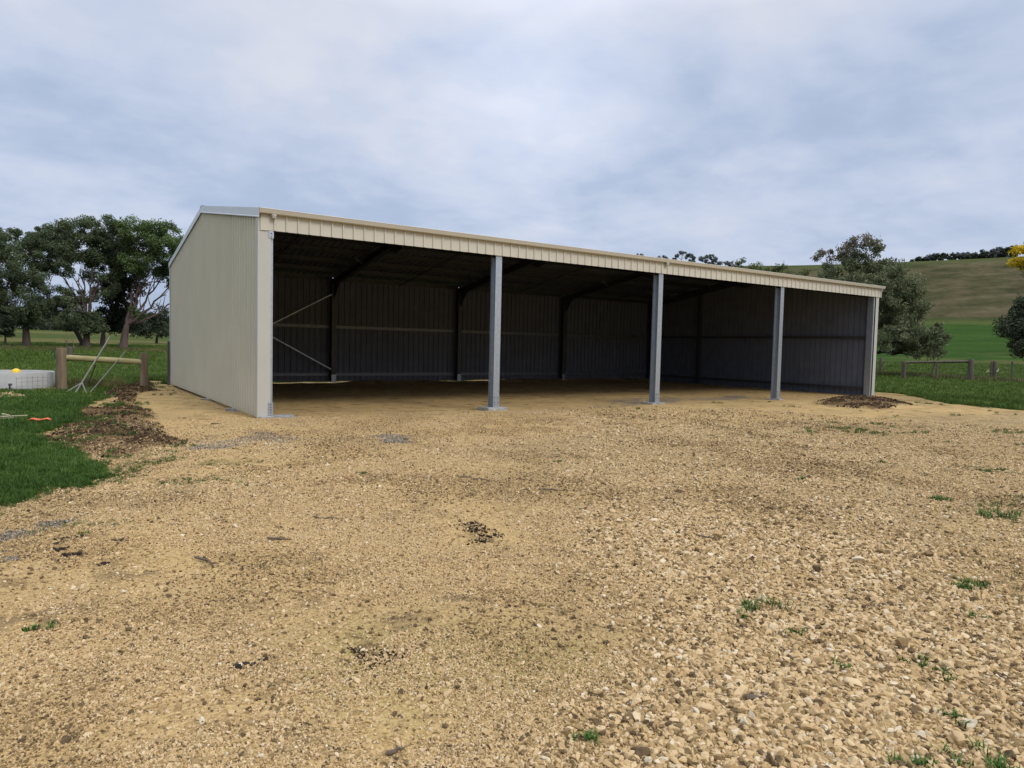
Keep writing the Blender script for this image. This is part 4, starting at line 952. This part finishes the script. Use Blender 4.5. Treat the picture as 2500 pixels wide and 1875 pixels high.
# welded tube frame leaning on the rail
def aty(px, py, Y):
    d = _fw + _R*(px-1250)/FPX - _U*(py-937.5)/FPX; return CAM+d*((Y-CAM[1])/d[1])
fr0 = atz(181, 966); fr = empty('steel_frame', (float(fr0[0]), float(fr0[1]), 0)); tag(fr, 'welded steel tube frame leaning against the fence rail', 'frame')
railY = float(fA[1])+.0
def lean(bpx, mid, top, r, name):
    b = atz(*bpx); yy = railY-.12+.1*(mid[0]-157)/190; m_ = aty(mid[0], mid[1], yy)
    # extend past the rail until it reaches the photographed height
    best = None
    for t in np.linspace(1, 2.6, 200):
        q = b+(m_-b)*t; d = q-CAM; zz = d@_fw; v = 937.5-FPX*(d@_U)/zz
        if v <= top[1]: best = q; break
    if best is None: best = b+(m_-b)*1.6
    mb = MB(); mb.tube([rel(b, fr)+np.array([0, 0, .012]), rel(best, fr)], [r, r], 8); mb.build(name, M['steelframe'], fr); return b, m_, best
A0, A1, A2 = lean((181, 966), (237, 874), (268, 823), .019, 'long_tube')
B0, B1, B2 = lean((214, 966.5), (285, 883), (305.5, 858.5), .012, 'long_tube')
mb = MB(); ap = A0+(A1-A0)*.325
for bp in ((152.5, 964.5), (213, 966.5)): mb.tube([rel(atz(*bp), fr)+np.array([0, 0, .012]), rel(ap, fr)], [.017, .017], 8)
mb.build('foot_brace', M['steelframe'], fr)
mb = MB(); mb.tube([rel(atz(141, 964), fr)+np.array([0, 0, .014]), rel(atz(216, 967), fr)+np.array([0, 0, .014])], [.011, .011], 7); mb.build('foot_bar', M['steelframe'], fr)
mb = MB(); mb.tube([rel(atz(211, 948), fr)+np.array([0, 0, .01]), rel(aty(234, 890, railY-.10), fr)], [.012, .012], 6); mb.build('back_strut', M['greypost'], fr)
mb = MB()
for k in np.linspace(.25, .95, 9):
    a = A0+(A1-A0)*k; c = atz(211, 948)+(aty(234, 890, railY-.10)-atz(211, 948))*k; mb.tube([rel(a, fr), rel(c, fr)], [.0022, .0022], 3)
mb.build('wire_mesh', M['wire'], fr)

# round concrete trough with a yellow float
tcx = atz(30, 952); R0 = .90; tr = empty('concrete_trough', (float(tcx[0]), float(tcx[1])+.15, 0)); tag(tr, 'round pale concrete water trough at the left edge of the photo', 'trough')
def ring(ro, ri, z0, z1, n=64):
    vs = []
    for (r, z) in ((ro, z0), (ro, z1-.012), (ro-.012, z1), (ri+.01, z1), (ri, z1-.01), (ri, z0)):
        vs += [(r*math.cos(2*math.pi*k/n), r*math.sin(2*math.pi*k/n), z) for k in range(n)]
    return vs, [(i*n+k, i*n+(k+1) % n, (i+1)*n+(k+1) % n, (i+1)*n+k) for i in range(5) for k in range(n)]
v, f = ring(R0, R0-.07, -.05, .465); mb = MB(); mb.add(v, f, 0, True); mb.build('wall', M['tankc'], tr)
mb = MB(); n = 48; mb.add([(.83*math.cos(2*math.pi*k/n), .83*math.sin(2*math.pi*k/n), .40) for k in range(n)], [tuple(range(n))]); mb.build('water', M['water'], tr)
mb = MB(); pb = rel(atz(24, 961), tr); mb.tube([(pb[0], pb[1], -.02), (pb[0], pb[1], .20)], [.020, .020], 8); mb.tube([(pb[0]-.03, pb[1], .215), (pb[0]+.05, pb[1], .215)], [.026, .026], 8); mb.build('pipe', M['galv_d'], tr)
# wire mesh panel leaning on the trough
pan = empty('wire_panel', tuple(float(t) for t in atz(85, 960))); tag(pan, 'rusty wire mesh panel leaning on the front of the concrete trough', 'wire mesh')
a = atz(40, 962)+np.array([0, .02, 0]); b = atz(117, 956); n_ = (b-a); mb = MB()
for k in np.linspace(0, 1, 7): p = a+n_*k; mb.tube([rel(p, pan), rel(p+np.array([0, .06, .40]), pan)], [.0028, .0028], 4)
for h in (.06, .16, .27, .36): mb.tube([rel(a+np.array([0, .06*h/.4, h]), pan), rel(b+np.array([0, .06*h/.4, h]), pan)], [.0025, .0025], 4)
mb.build('mesh', M['wire'], pan)
fl = aty(39.5, 907, float(tcx[1])-.25); mb = MB(); v, f = ico(3); v = v*.105; mb.add(v, [tuple(q) for q in f], 0, True); mb.tube([(-.006, 0, .0), (.006, 0, .0)], [.107, .107], 28)
o = mb.build('float_ball', M['yellow']); o.location = (float(fl[0]), float(fl[1]), .445); tag(o, 'bright yellow plastic ball floating in the concrete trough', 'float')
# pale stone spilled round the trough
P = []
for (cx, cy, s_, n) in ((20, 972, .16, 420), (130, 946, .20, 500), (120, 953, .15, 250), (0, 967, .15, 120)):
    q = atz(cx, cy); 
    for _ in range(n): P.append((q[0]+rng.normal(0, s_*.9), q[1]+rng.normal(0, s_*1.5), 0))
P = np.array(P); P = P[np.hypot(P[:, 0]-tr.location.x, P[:, 1]-tr.location.y) > .93]; n = len(P); P[:, 2] = surf(P[:, 0], P[:, 1])+.02+.03*rng.random(n)
scatter('spilled_stone', stone_protos(6, 1, 33), P, rng.uniform(.03, .07, n), rng.random((n, 3))*6.28, rng.integers(0, 6, n), np.clip(rng.normal(.7, .15, n), 0, 1), M['stone'], 'pale limestone spilled on the grass round the trough')
# orange marker and bleached stakes lying on the grass
q = atz(94, 1033); z_ = float(surf(q[:1], q[1:2])[0]); mb = MB(); pts = [(-.17, 0, 0), (-.09, .012, .028), (.02, -.01, .012), (.12, .01, .03), (.18, .0, .008)]
vs = []
for (x_, y_, zz), w in zip(pts, (.02, .035, .04, .03, .008)): vs += [(x_, y_-w, zz), (x_, y_+w, zz+.012), (x_, y_+w, zz+.017), (x_, y_-w, zz+.005)]
mb.add(vs, [(i*4+k, i*4+(k+1) % 4, (i+1)*4+(k+1) % 4, (i+1)*4+k) for i in range(4) for k in range(4)]+[(3, 2, 1, 0), (16, 17, 18, 19)]); o = mb.build('marker_tape', M['orange']); o.location = (float(q[0]), float(q[1]), z_+.045); o.rotation_euler = (0, 0, -.35); tag(o, 'crumpled orange plastic strip lying on the grass left of the shed', 'plastic strip')
for i, (a, b, lab, r) in enumerate((((-60, 1026), (67, 1022), 'long pale wooden stake lying on the grass above the orange strip', .014), ((-40, 1031), (40, 1026), 'shorter pale stake lying beside the long one at the left edge', .010), ((6, 1018), (22, 1021), 'short chip of pale wood just beyond the long stake', .02))):
    A_ = atz(*a); B_ = atz(*b); A_[2] = surf(A_[:1], A_[1:2])[0]+.05; B_[2] = surf(B_[:1], B_[1:2])[0]+.055; mb = MB(); mb.tube([(0, 0, 0), B_-A_], [r, r*.8], 7); o = mb.build('wooden_stake', M['stake']); o.location = tuple(map(float, A_)); tag(o, lab, 'stake')

# ------------------------------------------------------------------ right fence
f0 = atz(2205, 931); rf = empty('paddock_fence', (float(f0[0]), float(f0[1]), 0)); tag(rf, 'grey timber and wire fence with a top rail right of the shed', 'fence')
def rpost(bp, top, r, nm='post', mat='greypost', seed=0, lean_=(0, 0), n=12):
    b = atz(*bp); D = math.hypot(*(b-CAM)[:2]); h = (bp[1]-top)*(D*math.cos(math.atan((bp[0]-1250)/FPX)))/FPX
    mb = MB(); bb = rel(b, rf); bb[2] = -.02; post(mb, bb, h, r, n, seed, lean_); mb.build(nm, M[mat], rf); b[2] = h; return b
P1 = rpost((2205, 931), 881, .105, seed=11); P2 = rpost((2368, 936), 876, .135, seed=12); P3 = rpost((2426, 934), 881, .11, seed=13); P4 = rpost((2418, 930), 882, .05, seed=14, n=8)
P5 = rpost((2468.5, 940), 882, .045, 'picket', seed=15, n=7); P0 = rpost((2149, 915), 873, .11, seed=16, n=9); P6 = rpost((2285, 935), 886, .06, 'picket', seed=17, n=8); P7 = rpost((2268, 927), 886, .05, 'picket', seed=18, lean_=(.22, -.18), n=7)
a = rel(P1, rf); b = rel(P2, rf); a[2] -= .08; b[2] -= .14; mb = MB(); mb.tube([a+(b-a)*k for k in np.linspace(.01, .96, 6)], [.06, .063, .062, .064, .066, .064], 12); mb.build('rail', M['greypost'], rf)
mb = MB(); q = rel(atz(2142, 921), rf); mb.tube([q, q+np.array([.55, .0, .9])], [.07, .05], 7); mb.build('leaning_stay', M['greypost'], rf)
mb = MB()
e1 = atz(2560, 944); e0 = atz(2100, 905)
for hh in (.18, .38, .60, .82, 1.02):
    for u_, v_ in ((e0, P0), (P0, P1), (P1, P2), (P2, P3), (P3, P5), (P5, e1)):
        u_ = np.array(u_); v_ = np.array(v_); u_[2] = v_[2] = hh; mb.tube([rel(u_, rf), rel((u_+v_)/2-np.array([0, 0, .015]), rf), rel(v_, rf)], [.004]*3, 3)
mb.build('wire', M['wire'], rf)
# fallen bleached branch and pale stones out in the green paddock
q = at(2430, 877, 58); z_ = float(height(q[:1], q[1:2])[0]); mb = MB()
for _ in range(7):
    a = np.array([rng.uniform(-1.6, 1.2), rng.uniform(-.5, .5), .05]); mb.tube([a, a+np.array([rng.uniform(.3, .9), rng.uniform(-.3, .3), rng.uniform(.05, .35)])], [.03, .012], 5)
o = mb.build('fallen_branch', M['stake']); o.location = (float(q[0]), float(q[1]), z_); tag(o, 'bleached fallen branches lying in the green paddock beyond the right fence', 'branch')

# ------------------------------------------------------------------ weeds, twigs, clods on the yard
wspec = [(2285, 1222, .085, 'dark green weed rosette alone on the right side of the yard'), (1845, 1478, .10, 'widest weed patch on the coarse gravel in the lower right'), (2370, 1425, .08, 'grassy weed on the gravel close to the right edge, level with the widest patch'),
         (2450, 1265, .12, 'spreading grass clump on the gravel at the right edge'), (1955, 1174, .05, 'small weed sprig in the middle distance right of centre'), (1945, 1540, .05, 'small weed right below the widest weed patch'),
         (2305, 1625, .06, 'small tufted weed on the coarse stones near the right edge'), (2400, 1850, .09, 'leafy weed in the bottom right corner'), (2225, 1838, .06, 'low green weed at the bottom edge left of the corner weed'),
         (1430, 1795, .05, 'single weed at the bottom of the gravel near the centre'), (890, 1158, .05, 'small weed on the smooth gravel left of centre'), (110, 1545, .04, 'faint green weed at the lower left of the yard'),
         (2240, 1600, .05, 'yellowish green weed among coarse stones'), (2050, 1615, .05, 'tiny weed left of the yellowish one among coarse stones'), (1360, 990+135, .05, 'sprig of weed in the middle of the yard'), (2330, 1730, .05, 'weed sprig on the coarse stones above the corner weed'),
         (2385, 1500, .05, 'low sprig of weed below the grassy weed close to the right edge')]
for i, (px, py, s, lab) in enumerate(wspec):
    q = atz(px, py); z_ = float(surf(q[:1], q[1:2])[0]); g = np.random.default_rng(200+i); V = []; F = []
    for c in range(9 if s > .07 else 5):
        v, f = tuft(16, s*.42, s*.38, .0035, 300+i*20+c, 1.6); ox, oy = g.normal(0, s*.75), g.normal(0, s*.45); F.append(f+sum(len(k) for k in V)); V.append(v+np.array([ox, oy, .004]))
    V = np.concatenate(V); F = np.concatenate(F); o = npmesh('weed', V, F, M['weed']); o.location = (float(q[0]), float(q[1]), z_); tag(o, lab, 'weed', 'weeds growing through the gravel')
sticks = [((1125, 1170), (1215, 1181), .006, 'thin curved twig lying left of the pair in mid yard'), ((1315, 1196), (1382, 1201), .007, 'dark twig lying right of the pair in mid yard'), ((765, 1268), (840, 1273), .005, 'faint twig on the yard left of the brown litter'), ((652, 1327), (708, 1329), .007, 'brown stick below the faint twig on the left of the yard'),
          ((475, 1380), (535, 1395), .008, 'short dark stick at the left of the yard'), ((1822, 1705), (1880, 1697), .010, 'thick grey stick on the coarse stones lower right'), ((945, 1862), (990, 1845), .007, 'dark twig at the bottom edge of the photo'), ((1700, 1310), (1760, 1322), .006, 'twig lying on the coarse gravel right of centre')]
for i, (a, b, r, lab) in enumerate(sticks):
    A_ = atz(*a); B_ = atz(*b); z_ = float(surf((A_[:1]+B_[:1])/2, (A_[1:2]+B_[1:2])/2)[0]); g = np.random.default_rng(400+i); d = B_-A_; d[2] = 0; nrm = np.array([-d[1], d[0], 0]); mb = MB()
    pts = [d*k+nrm*g.normal(0, .05)+np.array([0, 0, r*.6+g.random()*.006]) for k in np.linspace(0, 1, 6)]
    mb.tube(pts, [r, r*1.1, r, r*.85, r*.6, r*.3], 6); p2 = pts[2]; mb.tube([p2, p2+d*.18+nrm*g.choice([-1, 1])*.16+np.array([0, 0, .012])], [r*.5, r*.25], 5)
    o = mb.build('twig', M['stick']); o.location = (float(A_[0]), float(A_[1]), z_+.006); tag(o, lab, 'twig', 'dead twigs on the yard')
cl = [(527, 1037, .055, 'dark clod of earth alone on the smooth gravel by the shed wall'), (448, 1022, .03, 'small clod left of the lone dark clod by the shed wall'), (157, 1325, .03, 'small black clod, topmost of the group on the left of the yard'), (190, 1322, .025, 'small black clod right beside the topmost one on the left'),
      (137, 1341, .03, 'black clod at the left of the group on the yard'), (151, 1356, .04, 'flat black clod low in the left group'), (173, 1368, .045, 'largest black clod of the group at the left of the yard'), (284, 1331, .035, 'black clod alone right of the left group'), (597, 1640, .035, 'broad dark clod in the lower left of the yard'),
      (252, 1390, .03, 'dark crumb of earth below the left group of clods'), (1240, 1478, .02, 'tiny dark clod in the middle of the yard')]
for i, (px, py, s, lab) in enumerate(cl):
    q = atz(px, py); z_ = float(surf(q[:1], q[1:2])[0]); g = np.random.default_rng(500+i); V = []; F = []
    for c in range(9):
        v, f = stone_protos(1, 2, 520+i*10+c, .5)[0]; k = s*g.uniform(.4, .9); F.append(f+sum(len(t) for t in V)); V.append(v*k*.8+np.array([g.normal(0, s*.75), g.normal(0, s*.5), k*.2]))
    V = np.concatenate(V); F = np.concatenate(F); m_ = 'clodd'
    if m_ not in M: M[m_] = simple('black_soil', (.012, .009, .007), (.05, .034, .022), 30, .95)
    o = npmesh('soil_clod', V, F, M[m_]); o.location = (float(q[0]), float(q[1]), z_); tag(o, lab, 'clod', 'clods of dark soil on the yard')
